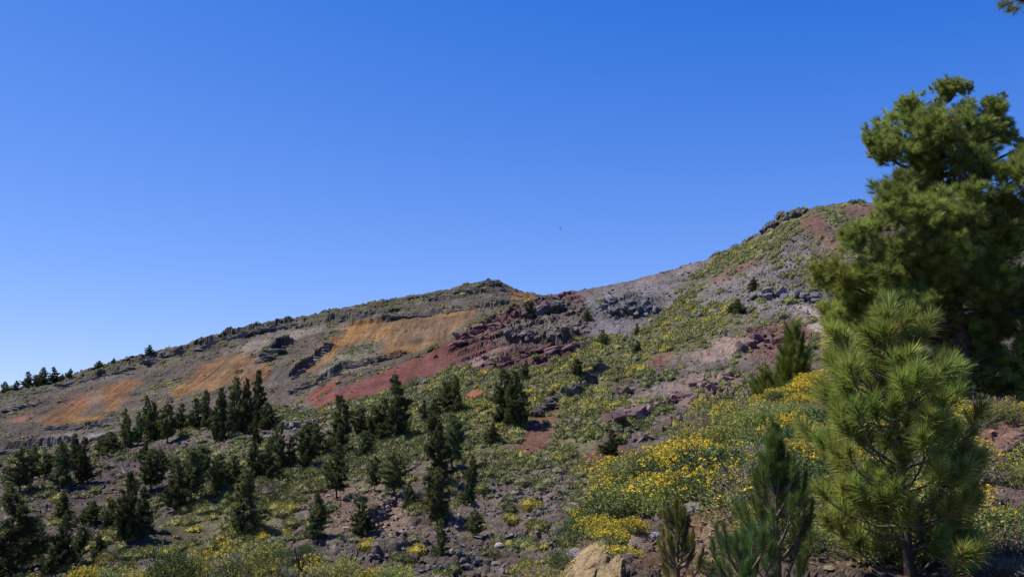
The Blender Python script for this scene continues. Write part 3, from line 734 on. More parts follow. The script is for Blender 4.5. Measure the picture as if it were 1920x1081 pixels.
for lab, pts, n, sz, c in [
    ('dark cliff wall in the far ridge left of the orange scree', [(492, 678), (515, 662), (545, 645)], 24, (0.8, 2.0), (0.09, 0.085, 0.082)),
    ('diagonal dark ledge cutting the orange scree', [(548, 708), (590, 676), (618, 645)], 34, (0.7, 1.8), (0.10, 0.095, 0.09)),
    ('low dark ledge under the orange scree of the far ridge', [(545, 736), (600, 715), (660, 688), (760, 662)], 36, (0.6, 1.6), LAVA),
    ('dark strata under the skyline left of the lone tree', [(105, 724), (170, 712), (250, 690)], 36, (0.6, 1.6), (0.095, 0.09, 0.086)),
    ('dark strata under the skyline right of the lone tree', [(265, 682), (310, 668), (345, 660)], 26, (0.7, 1.8), (0.095, 0.09, 0.086)),
    ('long black lava band near the skyline of the far ridge', [(365, 656), (430, 634), (480, 622), (555, 604)], 55, (0.7, 1.9), (0.092, 0.088, 0.084)),
    ('grey lava band above the widest orange scree', [(610, 606), (700, 592), (780, 594), (880, 578)], 55, (0.6, 1.6), (0.12, 0.112, 0.104)),
    ('broken lava crest of the highest far summit', [(800, 562), (860, 548), (900, 536), (934, 530)], 44, (0.6, 1.5), (0.12, 0.114, 0.104)),
    ('dark lava step under the leftmost orange scree', [(88, 804), (150, 803), (212, 796)], 36, (0.6, 1.6), (0.10, 0.09, 0.088)),
    ('stacked dark ledges at the left edge of the picture', [(5, 848), (60, 842), (130, 838)], 36, (0.7, 1.9), (0.10, 0.088, 0.086)),
    ('dark ledge ending behind the leftmost middle pines', [(160, 842), (190, 828), (215, 818)], 18, (0.7, 1.7), (0.10, 0.09, 0.088)),
    ('grey ledge on the skyline slope at the left edge', [(2, 772), (40, 764), (70, 756)], 20, (0.6, 1.5), (0.12, 0.112, 0.106))]:
    outcrop(lab, pts, n, (sz[0] * 0.6, sz[1] * 0.75), c, B_FAR, jit=2.6, tilt=0.12, stretch=2.1, heading=0.15, lift=0.05)

def scatter_points(s, weight, n, upto=None):
    w = (weight * s.area.ravel())
    w = np.maximum(w, 0); w[(s.n_front + 4) * s.nx:] = 0
    Pz = s.V; 
    vis = np.abs(Pz[:, 0] / Pz[:, 1]) < 0.56
    w = w * vis
    idx = rng.choice(len(w), n, p=w / w.sum())
    return idx

def rubble(name, s, weight, n, size, label, cols, power=2.5, bank=False):
    idx = scatter_points(s, weight, n)
    kit_v, kit_f, kit_c = [], [], []; off = 0
    small = [rock_variant(70 + k, 9, (1, 0.8, 0.65)) for k in range(6)]
    for i in idx:
        V, Fc = small[random.randrange(6)]
        sz = size[0] + (size[1] - size[0]) * random.random() ** power
        a, b, c = random.random() * 6.28, random.gauss(0, 0.4), random.gauss(0, 0.4)
        R = np.array(Matrix.Rotation(a, 3, 'Z') @ Matrix.Rotation(b, 3, 'X') @ Matrix.Rotation(c, 3, 'Y'))
        kit_v.append((V * (sz * random.uniform(0.7, 1.2))) @ R.T + s.V[i] + s.Nv[i] * sz * 0.15)
        kit_f.append(Fc + off); off += len(V)
        kit_c.append(np.tile(cols[i] * random.uniform(0.7, 1.35), (len(V), 1)))
    me = mesh_from(name, np.concatenate(kit_v), np.concatenate(kit_f), M_RUBBLE, np.concatenate(kit_c))
    tag(obj(name, me), label, None, None, 'stuff')
rubble('hill_rubble', hill, hp['stones'] ** 1.3 * (0.4 + sstep(-0.1, 0.5, fbm(hill.V * 0.12 + 9, 3))), 11000, (0.08, 0.62), 'loose grey and reddish lava stones strewn over the hillside', hp['col'])
rubble('ridge_rubble', far, fp['stones'] ** 1.3, 3000, (0.12, 0.6), 'loose lava stones strewn over the far ridge', fp['col'])
rubble('bank_rubble', bank, bp_['stones'] ** 1.5 * (bank.V[:, 1] < 33), 7000, (0.012, 0.10), 'small brown stones lying on the near bank', bp_['col'] * 1.15)

# ------------------------------------------------------------------ cushion shrubs of the slopes
GREENS = np.array([1.06, 1.0, 0.9]) * 1.38 * np.array([(0.105, 0.115, 0.040), (0.085, 0.100, 0.035), (0.135, 0.140, 0.045), (0.19, 0.18, 0.040), (0.118, 0.122, 0.058), (0.145, 0.135, 0.09), (0.07, 0.085, 0.032), (0.24, 0.21, 0.03)])
GW = np.array([0.27, 0.19, 0.22, 0.09, 0.11, 0.06, 0.06, 0.025])
def cushion(k, nleaf, leaf):
    """low dome: a dark inner mound and a coat of small leaf sprays"""
    r = np.random.default_rng(500 + k)
    nb = 2
    V, Fc, C = [], [], []; off = 0
    lobes = [(np.array([r.normal(0, 0.28), r.normal(0, 0.28), 0.0]), r.uniform(0.6, 0.82), r.uniform(0.6, 0.9)) for _ in range(nb)] 
    for cpos, rad, hh in lobes:                                  # inner mounds
        bm = bmesh.new(); bmesh.ops.create_icosphere(bm, subdivisions=1, radius=1.0)
        v = np.array([q.co[:] for q in bm.verts]) ; f = np.array([[q.index for q in g.verts] for g in bm.faces]); bm.free()
        v = v * np.array([rad * 0.86, rad * 0.86, rad * hh * 0.86]) + cpos
        V.append(v); Fc.append(f + off); off += len(v); C.append(np.full((len(v), 3), 0.75))
    n = nleaf
    li = r.integers(0, len(lobes), n)
    d = r.normal(size=(n, 3)); d[:, 2] = np.abs(d[:, 2]) * 0.9 - 0.12; d /= np.linalg.norm(d, axis=1, keepdims=True)
    cen = np.array([lobes[i][0] for i in li]); rad = np.array([lobes[i][1] for i in li]); hh = np.array([lobes[i][2] for i in li])
    p = cen + d * np.stack([rad, rad, rad * hh], 1) * (0.84 + 0.2 * r.random((n, 1)))
    up = d * 0.8 + np.array([0, 0, 0.5]) + r.normal(0, 0.45, (n, 3)); up /= np.linalg.norm(up, axis=1, keepdims=True)
    L = leaf * (0.6 + 0.8 * r.random(n))
    w = np.cross(up, r.normal(size=(n, 3))); w /= np.linalg.norm(w, axis=1, keepdims=True) + 1e-9
    v = np.stack([p - w * L[:, None] * 0.45, p + w * L[:, None] * 0.45, p + up * L[:, None]], 1).reshape(-1, 3)
    V.append(v); Fc.append(np.arange(3 * n).reshape(-1, 3) + off)
    C.append(np.repeat(0.65 + 0.75 * r.random((n, 1)), 3, 0).repeat(3, 1))
    return np.concatenate(V), np.concatenate(Fc), np.concatenate(C)
CUSH = [cushion(k, 95, 0.2) for k in range(8)]
CUSH_FAR = [cushion(20 + k, 42, 0.3) for k in range(5)]
CUSH_NEAR_ME = [mesh_from('cushion', V, Fc, M_SHRUB, C) for V, Fc, C in [cushion(40 + k, 520, 0.10) for k in range(8)]]

def shrub_spots(s, weight, n, size, patch_scale):
    p = fbm(s.V * patch_scale + 3.0, 3)
    w = weight * (0.3 + 1.7 * sstep(-0.25, 0.3, p))
    idx = scatter_points(s, w, n)
    out = []
    tone = fbm(s.V[idx] * 0.035 + 50, 3)
    for k, i in enumerate(idx):
        sz = size[0] + (size[1] - size[0]) * random.random() ** 1.6
        pw = GW.copy()
        if tone[k] > 0.1: pw = pw * np.array([1, 0.6, 1.6, 2.6, 0.7, 0.7, 0.4, 3.0])
        elif tone[k] < -0.15: pw = pw * np.array([1, 1.3, 0.7, 0.3, 1.8, 2.0, 1.4, 0.2])
        c = GREENS[rng.choice(8, p=pw / pw.sum())] * random.uniform(0.7, 1.3)
        out.append((s.V[i].copy(), sz, random.random() * 6.28, c, s.Nv[i]))
    return out
def join_shrubs(name, spots, variants, label):
    vs_, fs_, cs_ = [], [], []; off = 0
    for p, sz, rz, c, nrm in spots:
        V, Fc, C = variants[random.randrange(len(variants))]
        cr, sr = math.cos(rz), math.sin(rz)
        x = V[:, 0] * cr - V[:, 1] * sr; y = V[:, 0] * sr + V[:, 1] * cr
        q = np.stack([x * sz, y * sz, V[:, 2] * sz * 1.08 - (x * nrm[0] + y * nrm[1]) / max(nrm[2], 0.4) * sz * 0.8], 1) + p
        vs_.append(q); fs_.append(Fc + off); off += len(V); cs_.append(C * c)
    me = mesh_from(name, np.concatenate(vs_), np.concatenate(fs_), M_COVER, np.concatenate(cs_))
    tag(obj(name, me), label, None, None, 'stuff')

_d = CT * hill.V[:, 1] + ST * hill.V[:, 2]
_px = 960 + F * hill.V[:, 0] / _d; _py = 540.5 - F * (-ST * hill.V[:, 1] + CT * hill.V[:, 2]) / _d
_seen = np.where(_py < np.interp(_px, [c[0] for c in bank_crest], [c[1] for c in bank_crest]) + 15, 1.0, 0.0) * np.where(_px < 1680, 1.0, 0.12)
_seen *= np.where((_px > 1040) & (_px < 1335) & (np.arange(len(_px)) // hill.nx > hill.n_front - 8), 0.0, 1.0)
hs = shrub_spots(hill, hp['veg'] ** 1.7 * _seen, 8600, (0.4, 1.55), 0.11)
hs.sort(key=lambda q: -q[1] / q[0][1] * (1 if 0 < pixel_of(q[0])[0] < 1920 and pixel_of(q[0])[1] < 1070 else 0))
for k, (p, sz, rz, c, nrm) in enumerate(hs[:300]):               # the 300 that show largest stand singly
    o = bpy.data.objects.new('cushion_shrub', CUSH_NEAR_ME[k % 8])
    o.location = p; o.rotation_euler = (0, 0, rz); o.scale = (sz, sz, sz * 1.2); o.color = (*c, 1)
    o.rotation_euler = (Vector((0, 0, 1)).rotation_difference(Vector(nrm) * 0.8 + Vector((0, 0, 0.2))).to_matrix() @ Matrix.Rotation(rz, 3, 'Z')).to_euler()
    link(o)
    hue = 'yellow tinged' if c[0] > c[1] * 0.97 and c[2] < 0.08 else ('greyish' if c[2] > 0.09 else ('dark green' if c[1] < 0.135 else 'olive green'))
    qx, qy = pixel_of(p)
    spot = ('among the corner pines' if qx < 220 else 'on the foot of the green spur' if qx < 470 else 'on the bare lower slope near the small pines' if qx < 700 else 'around the rock cleft and overhang' if qx < 930 else 'in the grey lava left of the flowering bank') if qy > 930 else \
           ('among the gully pines' if qx < 480 else 'on the crest of the green spur' if qx < 700 else 'between the middle slope pines' if qx < 960 else 'below the red earth streak' if qx < 1150 else 'beside the fallen red columns') if qy > 820 else \
           ('in the row of pines below the orange scree' if qx < 560 else 'below the red scree' if qx < 900 else 'beside the dark rock wedge' if qx < 1140 else 'around the pink slabs') if qy > 660 else 'high on the upper slope'
    tag(o, f'{hue} low cushion shrub {spot}', 'shrub', 'cushion shrubs on the hillside')
join_shrubs('hillside_shrub_cover', hs[300:], CUSH, 'cover of countless small green and yellowish cushion shrubs on the hillside')
fs = shrub_spots(far, fp['veg'] ** 1.6, 2300, (0.3, 1.1), 0.1)
join_shrubs('ridge_shrub_cover', fs, CUSH_FAR, 'sparse cover of small olive shrubs on the far ridge')

# ------------------------------------------------------------------ pines of the slopes
def far_pine(k, style):
    """unit-height Canary pine: trunk and a crown of needle clumps on whorled limbs"""
    r = np.random.default_rng(900 + k)
    tk = Kit()
    bend = r.normal(0, 0.018, (6, 2)); bend[0] = 0
    path = [(bend[i, 0], bend[i, 1], i / 5 * 0.97 - 0.02) for i in range(6)]
    tk.tube(path, [0.024, 0.02, 0.016, 0.012, 0.007, 0.003], 6)
    cen, rad = [], []
    low = {0: 0.10, 1: 0.06, 2: 0.22, 3: 0.02}[style]
    z = low
    while z < 0.99:
        u = (z - low) / (1 - low)
        prof = {0: 0.30 * (1 - u) ** 0.8 + 0.02, 1: 0.25 * (1 - u ** 1.5) ** 0.85 + 0.022, 2: 0.24 * math.sin(math.pi * min(1, 0.18 + u * 0.85)) ** 0.7 + 0.03, 3: 0.36 * (1 - u ** 1.8) ** 0.7 + 0.03}[style]
        nb = 3 + int(r.random() * 4) + (2 if u < 0.5 else 0)
        ph0 = r.random() * 6.28
        lop = 0.45 * math.sin(z * 7 + k); gapz = 0.55 if (r.random() < 0.18 and u > 0.1) else 1.0
        for b in range(nb):
            ph = ph0 + b / nb * 6.28 + r.normal(0, 0.3); R = prof * r.uniform(0.5, 1.26) * (1 + lop * math.cos(ph - k * 1.9)) * gapz
            bx, by = np.interp(z, [p[2] for p in path], bend[:, 0]), np.interp(z, [p[2] for p in path], bend[:, 1])
            ex, ey, ez = bx + R * math.cos(ph), by + R * math.sin(ph), z + R * r.uniform(0.05, 0.4)
            tk.tube([(bx, by, z), ((bx + ex) / 2, (by + ey) / 2, (z + ez) / 2 - 0.005), (ex, ey, ez)], [0.006, 0.004, 0.002], 3)
            m = max(1, int(R / 0.05))
            for q in range(m):
                t = 1 - q / (m + 0.3) * 0.75
                cen.append((bx + (ex - bx) * t + r.normal(0, 0.016), by + (ey - by) * t + r.normal(0, 0.016), z + (ez - z) * t + r.normal(0, 0.012)))
                rad.append(r.uniform(0.034, 0.062))
        z += r.uniform(0.035, 0.06)
    cen.append((bend[5, 0], bend[5, 1], 0.97)); rad.append(0.025)
    cen = np.array(cen); rad = np.array(rad)
    nn = 60
    cc = np.repeat(cen, nn, 0); rr = np.repeat(rad, nn)
    d = r.normal(size=(len(cc), 3)); d[:, 2] = d[:, 2] * 0.8 + 0.35; d /= np.linalg.norm(d, axis=1, keepdims=True)
    base = cc + d * (rr * 0.25)[:, None]
    V, Fc = blades(base, d, rr * r.uniform(0.6, 1.15, len(cc)), np.full(len(cc), 0.0125), 0.05, 1)
    tone = np.repeat(r.uniform(0.65, 1.5, len(cen)), nn)[:, None] * r.uniform(0.8, 1.2, (len(cc), 1))
    C = np.repeat(np.array([(0.074, 0.092, 0.031)]) * tone, 3, 0)
    yel = np.repeat(np.repeat(r.random(len(cen)) < 0.12, nn), 3); C[yel] *= np.array([1.7, 1.4, 1.0])
    crown = mesh_from('crown', V, Fc, M_FARPINE, C)
    return tk.mesh('trunk', M_BARK, True), crown
STY = [0, 1, 2, 3, 0, 1, 2, 0, 1, 2, 1, 0]
PINES = [far_pine(k, STY[k]) for k in range(len(STY))]
BASE_W = {0: 0.52, 1: 0.5, 2: 0.5, 3: 0.72}

ORD = ['first', 'second', 'third', 'fourth', 'fifth', 'sixth', 'seventh', 'eighth', 'ninth', 'tenth', 'eleventh', 'twelfth', 'thirteenth', 'fourteenth', 'fifteenth', 'sixteenth', 'seventeenth', 'eighteenth', 'nineteenth', 'twentieth']
# (x of the foot, y of the foot, y of the top, crown width) as seen in the photograph
stands = [
    ('on the left skyline ridge', B_FAR, [(9, 736, 716, 20), (30, 731, 714, 14), (52, 724, 697, 18), (66, 722, 703, 13), (79, 722, 690, 24), (100, 716, 688, 17), (117, 712, 701, 10), (131, 707, 691, 12), (186, 688, 676, 18), (213, 681, 671, 8), (280, 666, 647, 17)]),
    ('in the row below the orange scree', B_HILL, [(233, 822, 767, 17), (238, 838, 785, 18), (258, 833, 774, 24), (274, 805, 745, 22), (286, 826, 757, 32), (312, 830, 761, 34), (338, 806, 757, 24), (366, 803, 748, 30), (385, 802, 736, 26), (411, 828, 731, 32), (441, 818, 712, 34), (461, 812, 714, 26), (482, 800, 697, 28), (502, 802, 758, 38), (478, 834, 782, 20)]),
    ('in the clump at the left edge', B_HILL, [(14, 946, 905, 26), (38, 925, 845, 44), (62, 892, 840, 24), (86, 895, 852, 28), (113, 915, 833, 36), (137, 880, 817, 28), (153, 906, 823, 30), (208, 852, 811, 42), (190, 848, 818, 22)]),
    ('in the gully behind the green spur', B_HILL, [(116, 975, 922, 26), (172, 980, 942, 38), (204, 996, 940, 30), (238, 1012, 895, 46), (267, 1000, 919, 38), (281, 922, 847, 46), (272, 860, 828, 15), (301, 880, 844, 30), (328, 957, 864, 44), (358, 942, 847, 44), (377, 900, 839, 32), (408, 928, 855, 38), (438, 915, 858, 40)]),
    ('at the lower left corner', B_HILL, [(68, 1050, 985, 42), (117, 1062, 970, 42), (150, 1040, 990, 26), (14, 1092, 938, 88), (42, 1066, 975, 48), (95, 1075, 1030, 30), (185, 1042, 1005, 24)]),
    ('in the middle belt of pines', B_HILL, [(476, 900, 832, 32), (503, 900, 822, 32), (525, 878, 796, 30), (545, 880, 822, 26), (572, 875, 805, 40), (590, 858, 795, 30), (574, 882, 848, 24), (635, 852, 746, 46), (631, 936, 838, 42), (675, 826, 768, 34), (683, 860, 811, 32), (702, 826, 762, 36), (718, 820, 748, 30), (742, 823, 706, 46)]),
    ('around the red scree foot', B_HILL, [(795, 792, 752, 16), (815, 782, 749, 26), (838, 775, 717, 28), (855, 775, 708, 26), (812, 814, 773, 24), (945, 797, 693, 46), (968, 803, 700, 46), (986, 718, 677, 17), (924, 833, 795, 27)]),
    ('on the green middle slope', B_HILL, [(848, 878, 782, 52), (822, 908, 800, 42), (702, 920, 859, 24), (740, 930, 851, 46), (768, 948, 910, 32), (886, 902, 855, 24), (878, 944, 885, 24)]),
    ('on the bare lower slope', B_HILL, [(456, 998, 886, 58), (594, 1010, 929, 36), (678, 1002, 934, 38), (818, 984, 885, 44), (826, 1040, 977, 24), (890, 1004, 961, 28)]),
    ('scattered on the upper slope', B_HILL, [(994, 594, 566, 17), (1101, 601, 580, 18), (1131, 647, 619, 20), (1194, 627, 607, 10), (1196, 666, 638, 15), (1082, 708, 674, 20), (1148, 854, 806, 32), (1414, 543, 519, 18), (1384, 587, 561, 26), (1372, 584, 569, 18)]),
]
pine_n = 0
for where, bvh, lst in stands:
    lst = sorted(lst)
    for i, (px, by, ty, w) in enumerate(lst):
        loc, _ = hit(bvh, px, by)
        if loc is None:
            for up in range(1, 12):
                loc, _ = hit(bvh, px, by + up)
                if loc is not None: break
        if loc is None: continue
        Y = loc.y
        h = (by - ty) * Y / F * 1.03 + 0.25; cw = w * Y / F
        ratio = cw / h
        v = [3, 3][0] if ratio > 0.62 else random.choice([0, 1, 4, 5, 7, 8, 10, 11] if ratio < 0.42 else [0, 1, 2, 4, 6, 8, 9, 10])
        if (px, by) in ((631, 936), (818, 984), (702, 920), (740, 930)): v = 2 if px != 818 else 6
        k = min(max(cw / BASE_W[STY[v]] * 0.98, h * 0.5), h * 1.6)
        root = empty('pine_tree', loc - Vector((0, 0, 0.25)), random.random() * 6.28, (k, k, h))
        size = 'tall' if h > 8.5 else ('small' if h < 4.2 else 'mid-sized')
        shape = 'broad' if ratio > 0.5 else ('slender' if ratio < 0.33 else 'conical')
        tag(root, f'{size} {shape} dark pine, {ORD[i]} from the left {where}', 'pine', 'pines ' + where)
        tr = obj('trunk', PINES[v][0], root); cr = obj('crown', PINES[v][1], root)
        g = random.uniform(0.75, 1.4)
        warm = random.uniform(0.92, 1.15)
        cr.color = (g * warm, g, g * 0.95, 1)
        pine_n += 1

# ------------------------------------------------------------------ near pines
TUFTS = []
for k in range(8):
    V, Fc, C = tuft_arrays(230, 0.22, 0.235, 0.0065, (0.35, 1.2), 0.10, 2)
    TUFTS.append(mesh_from('needle_tuft', V, Fc, M_NEEDLE, C))
BRUSH = []
for k in range(6):                                             # upright shoots of the young pines
    V, Fc, C = tuft_arrays(330, 0.36, 0.17, 0.0038, (0.28, 0.95), 0.03, 2, (0.075, 0.125, 0.032), (0.15, 0.2, 0.05))
    BRUSH.append(mesh_from('needle_tuft', V, Fc, M_NEEDLE, C))

def near_pine(label, loc, H, prof, whorl_gap, tufts, tscale, seed, rise=(0.15, 0.55), lean=(0, 0), trunk_r=0.05, group='young pines on the near bank', tint=(1, 1, 1), per=(5, 7), nsub=3, up=0.55):
    r = random.Random(seed)
    root = empty('pine_tree', loc)
    tag(root, label, 'pine', group)
    n = 8
    tp = [Vector((lean[0] * (i / n) ** 1.3 + r.gauss(0, 0.012) * H * 0.3 * (i > 0), lean[1] * (i / n), H * i / n - 0.1 * (i == 0))) for i in range(n + 1)]
    kit = Kit(); kit.tube(tp, [trunk_r * (1 - 0.85 * i / n) for i in range(n + 1)], 8)
    obj('trunk', kit.mesh('trunk', M_BARK, True), root)
    def on_trunk(z):
        t = max(0, min(n - 1e-3, z / H * n)); i = int(t); return tp[i].lerp(tp[i + 1], t - i)
    def tuft(parent, p, d, s):
        o = bpy.data.objects.new('needle_tuft', r.choice(tufts))
        o.location = p; o.rotation_mode = 'QUATERNION'; o.rotation_quaternion = frame_from_z(d) @ Matrix.Rotation(r.random() * 6.28, 3, 'Z').to_quaternion()
        s *= r.uniform(0.82, 1.18); o.scale = (s, s, s)
        g = r.uniform(0.8, 1.2); o.color = (tint[0] * g * r.uniform(0.9, 1.25), tint[1] * g, tint[2] * g, 1)
        link(o, parent)
    z = prof[0][0] * H; ph = r.random() * 6.28
    while z < H * 0.985:
        u = z / H
        R = float(np.interp(u, [p[0] for p in prof], [p[1] for p in prof]))
        nb = r.randint(*per) if u < 0.85 else 3
        for b in range(nb):
            ph += 6.283 / nb + r.gauss(0, 0.25)
            L = R * r.uniform(0.7, 1.15); c, s_ = math.cos(ph), math.sin(ph); rs = r.uniform(*rise)
            p0 = on_trunk(z + r.gauss(0, 0.03))
            pts = [p0 + Vector((c * L * t, s_ * L * t, L * (rs * t + 0.35 * t * t * up - 0.06 * math.sin(3.14 * t)))) for t in (0, 0.35, 0.7, 1.0)]
            kit = Kit(); kit.tube(pts, [0.016, 0.012, 0.009, 0.005], 5)
            subs = []
            for q in range(nsub if L > 0.3 else 1):
                t0 = r.uniform(0.35, 0.9); a = pts[0].lerp(pts[3], t0); a.z = np.interp(t0, (0, 0.35, 0.7, 1), [p.z for p in pts])
                ph2 = ph + r.choice((-1, 1)) * r.uniform(0.4, 1.0); l2 = L * r.uniform(0.2, 0.42)
                e = a + Vector((math.cos(ph2) * l2, math.sin(ph2) * l2, l2 * r.uniform(0.25, 0.9)))
                kit.tube([a, (a + e) / 2 + Vector((0, 0, -0.01)), e], [0.008, 0.006, 0.004], 4)
                subs.append((e, (e - a).normalized()))
            br = obj('branch', kit.mesh('branch', M_TWIG, True), root)
            tuft(br, pts[3] - (pts[3] - pts[2]).normalized() * 0.12, ((pts[3] - pts[2]).normalized() + Vector((0, 0, up))).normalized(), tscale)
            for e, d in subs:
                tuft(br, e - d * 0.08, (d + Vector((0, 0, up * 1.2))).normalized(), tscale * 0.92)
        z += whorl_gap * r.uniform(0.8, 1.2)
    top = obj('leader', (lambda k_: (k_.tube([tp[-1] - Vector((0, 0, 0.15)), tp[-1] + Vector((0, 0, 0.1))], [0.012, 0.008], 5), k_.mesh('leader', M_TWIG, True))[1])(Kit()), root)
    tuft(top, tp[-1], Vector((0, 0, 1)), tscale * 0.9)
    for q in range(3): tuft(top, tp[-1] - Vector((0, 0, 0.1)), Vector((r.gauss(0, 0.3), r.gauss(0, 0.3), 1)), tscale * 0.7)
    return root

def bank_at(px, py):
    return hit(B_BANK, px, py)[0]
P = bank_at(1706, 1078)
H = (1078 - 622) * P.y / F
near_pine('bushy young pine with round needle tufts in the right foreground', P, H, [(0.02, 0.76), (0.3, 0.88), (0.5, 0.78), (0.7, 0.58), (0.88, 0.33), (1, 0.08)], 0.222, TUFTS, 0.95, 5, lean=(-0.08, 0), trunk_r=0.062, tint=(1.35, 1.32, 0.95), nsub=3, per=(5, 6))
P = at(1462, 1118, 9.6); P.z = drop(B_BANK, P.x, P.y)[0].z
near_pine('dark green upright pine sapling left of the bushy young pine', P, (1118 - 862) * P.y / F, [(0.05, 0.36), (0.35, 0.30), (0.6, 0.2), (0.8, 0.09), (1, 0.04)], 0.2, BRUSH, 0.62, 11, rise=(0.5, 1.1), trunk_r=0.028, up=1.6, nsub=3, tint=(0.9, 0.95, 0.85))
P = at(1395, 1150, 8.6); P.z = drop(B_BANK, P.x, P.y)[0].z
near_pine('low dark green pine seedling cut by the bottom edge', P, (1150 - 1040) * P.y / F, [(0.05, 0.3), (0.6, 0.25), (1, 0.1)], 0.15, BRUSH, 0.5, 13, rise=(0.5, 1.1), trunk_r=0.02, up=1.6, tint=(0.75, 0.95, 0.9))
P = bank_at(1272, 1095)
near_pine('brownish green pine sapling in front of the bare earth', P, (1095 - 970) * P.y / F, [(0.05, 0.26), (0.5, 0.18), (0.8, 0.12), (1, 0.06)], 0.15, BRUSH, 0.45, 17, rise=(0.4, 1.0), trunk_r=0.022, up=1.3, tint=(1.2, 1.0, 0.8), per=(4, 6))

# mid-distance young pines rising behind the bank
def behind(px, Y):
    x = ae(px, 760)[0] * Y
    return drop(B_BANK, x, Y)[0] or at(px, 760, Y)
P = behind(1492, 36)
near_pine('bright green conical pine standing behind the bank crest', P, at(1492, 628, 36).z - P.z, [(0.1, 0.62), (0.4, 0.5), (0.7, 0.32), (1, 0.08)], 0.3, BRUSH, 1.5, 23, rise=(0.3, 0.8), trunk_r=0.05, up=1.0, group='pines behind the bank crest', tint=(1.25, 1.15, 0.8), per=(6, 8))
P = behind(1442, 38)
near_pine('low bushy pine left of the conical pine behind the bank', P, at(1442, 712, 38).z - P.z, [(0.05, 0.8), (0.5, 0.72), (0.8, 0.5), (1, 0.2)], 0.3, BRUSH, 1.45, 29, rise=(0.2, 0.7), trunk_r=0.05, up=0.9, group='pines behind the bank crest', tint=(1.2, 1.05, 0.75), per=(6, 8))

# the big pine: limbs ending in rounded clumps of long needles
BIGY = 26.0
lobes = [(1783, 172, 32), (1800, 162, 24), (1765, 168, 22), (1700, 205, 26), (1868, 200, 26), (1768, 205, 28), (1689, 222, 42), (1655, 245, 36), (1634, 278, 30), (1668, 280, 46), (1733, 240, 44), (1812, 226, 38), (1866, 216, 36), (1885, 245, 28), (1852, 262, 48), (1772, 268, 56),
         (1722, 302, 56), (1680, 350, 44), (1812, 310, 54), (1742, 355, 56), (1862, 318, 34), (1722, 412, 52), (1788, 388, 56), (1838, 378, 40), (1905, 335, 46), (1915, 380, 56), (1632, 436, 44), (1668, 468, 54), (1738, 470, 60),
         (1812, 446, 60), (1880, 446, 58), (1594, 446, 28), (1552, 500, 30), (1582, 520, 42), (1545, 520, 24), (1644, 530, 54), (1722, 532, 60), (1806, 528, 62), (1884, 516, 62), (1600, 585, 46), (1562, 580, 28), (1650, 610, 52), (1590, 545, 36),
         (1730, 600, 58), (1806, 618, 66), (1884, 600, 66), (1832, 690, 58), (1902, 676, 60), (1776, 690, 52), (1930, 270, 26), (1915, 300, 36), (1935, 420, 50), (1925, 740, 50), (1950, 450, 60), (1960, 560, 60), (1950, 650, 60), (1700, 660, 50), (1850, 560, 60), (1770, 480, 60), (1692, 510, 50), (1690, 572, 50), (1760, 566, 55), (1845, 640, 60), (1640, 655, 40), (1760, 430, 55), (1700, 380, 44), (1850, 420, 55), (1830, 480, 60), (1990, 350, 60), (2010, 500, 60), (2000, 620, 60)]
P = at(1800, 770, BIGY); g_ = drop(B_BANK, P.x, P.y)[0]
P.z = min(g_.z, P.z) - 0.2
big = empty('pine_tree', P)
tag(big, 'large pine filling the right edge, crown against the sky', 'pine', 'tall pines at the right edge')
ztop = at(1785, 185, BIGY).z - P.z
tpath = [Vector((math.sin(i * 0.9) * 0.12 - 0.25 * (i / 9) ** 2, math.cos(i * 1.3) * 0.1, ztop * i / 9)) for i in range(10)]
kit = Kit(); kit.tube(tpath, [0.26 * (1 - 0.9 * i / 9) + 0.01 for i in range(10)], 9)
obj('trunk', kit.mesh('trunk', M_BARK, True), big)
rb = random.Random(3)
CLUMPS = []
for k in range(7):
    tv, tf, tc = [], [], []; offn = 0
    sub = [(Vector((rb.gauss(0, 0.25), rb.gauss(0, 0.25), rb.gauss(0, 0.2))), rb.uniform(0.25, 0.42)) for _ in range(6)]
    kit = Kit()
    for q in range(76):
        cpos, cr_ = sub[q % 6]
        d = Vector((rb.gauss(0, 1), rb.gauss(0, 1), rb.gauss(0.2, 0.9))).normalized()
        p = cpos + d * cr_ * rb.uniform(0.55, 1.0)
        dd = (d * 0.9 + Vector((0, 0, 0.5))).normalized()
        tcol = rb.uniform(0.6, 1.4)
        V, Fc, C = tuft_arrays(85, 0.15, 0.25, 0.0115, (0.25, 1.3), 0.08, 1, (0.125 * tcol, 0.18 * tcol, 0.05 * tcol), (0.25 * tcol, 0.295 * tcol, 0.085 * tcol))
        V = place_arrays(V, p - dd * 0.1, frame_from_z(dd), rb.uniform(0.8, 1.1))
        tv.append(V); tf.append(Fc + offn); tc.append(C); offn += len(V)
    CLUMPS.append(mesh_from('needle_clump', np.concatenate(tv), np.concatenate(tf), M_NEEDLE, np.concatenate(tc)))
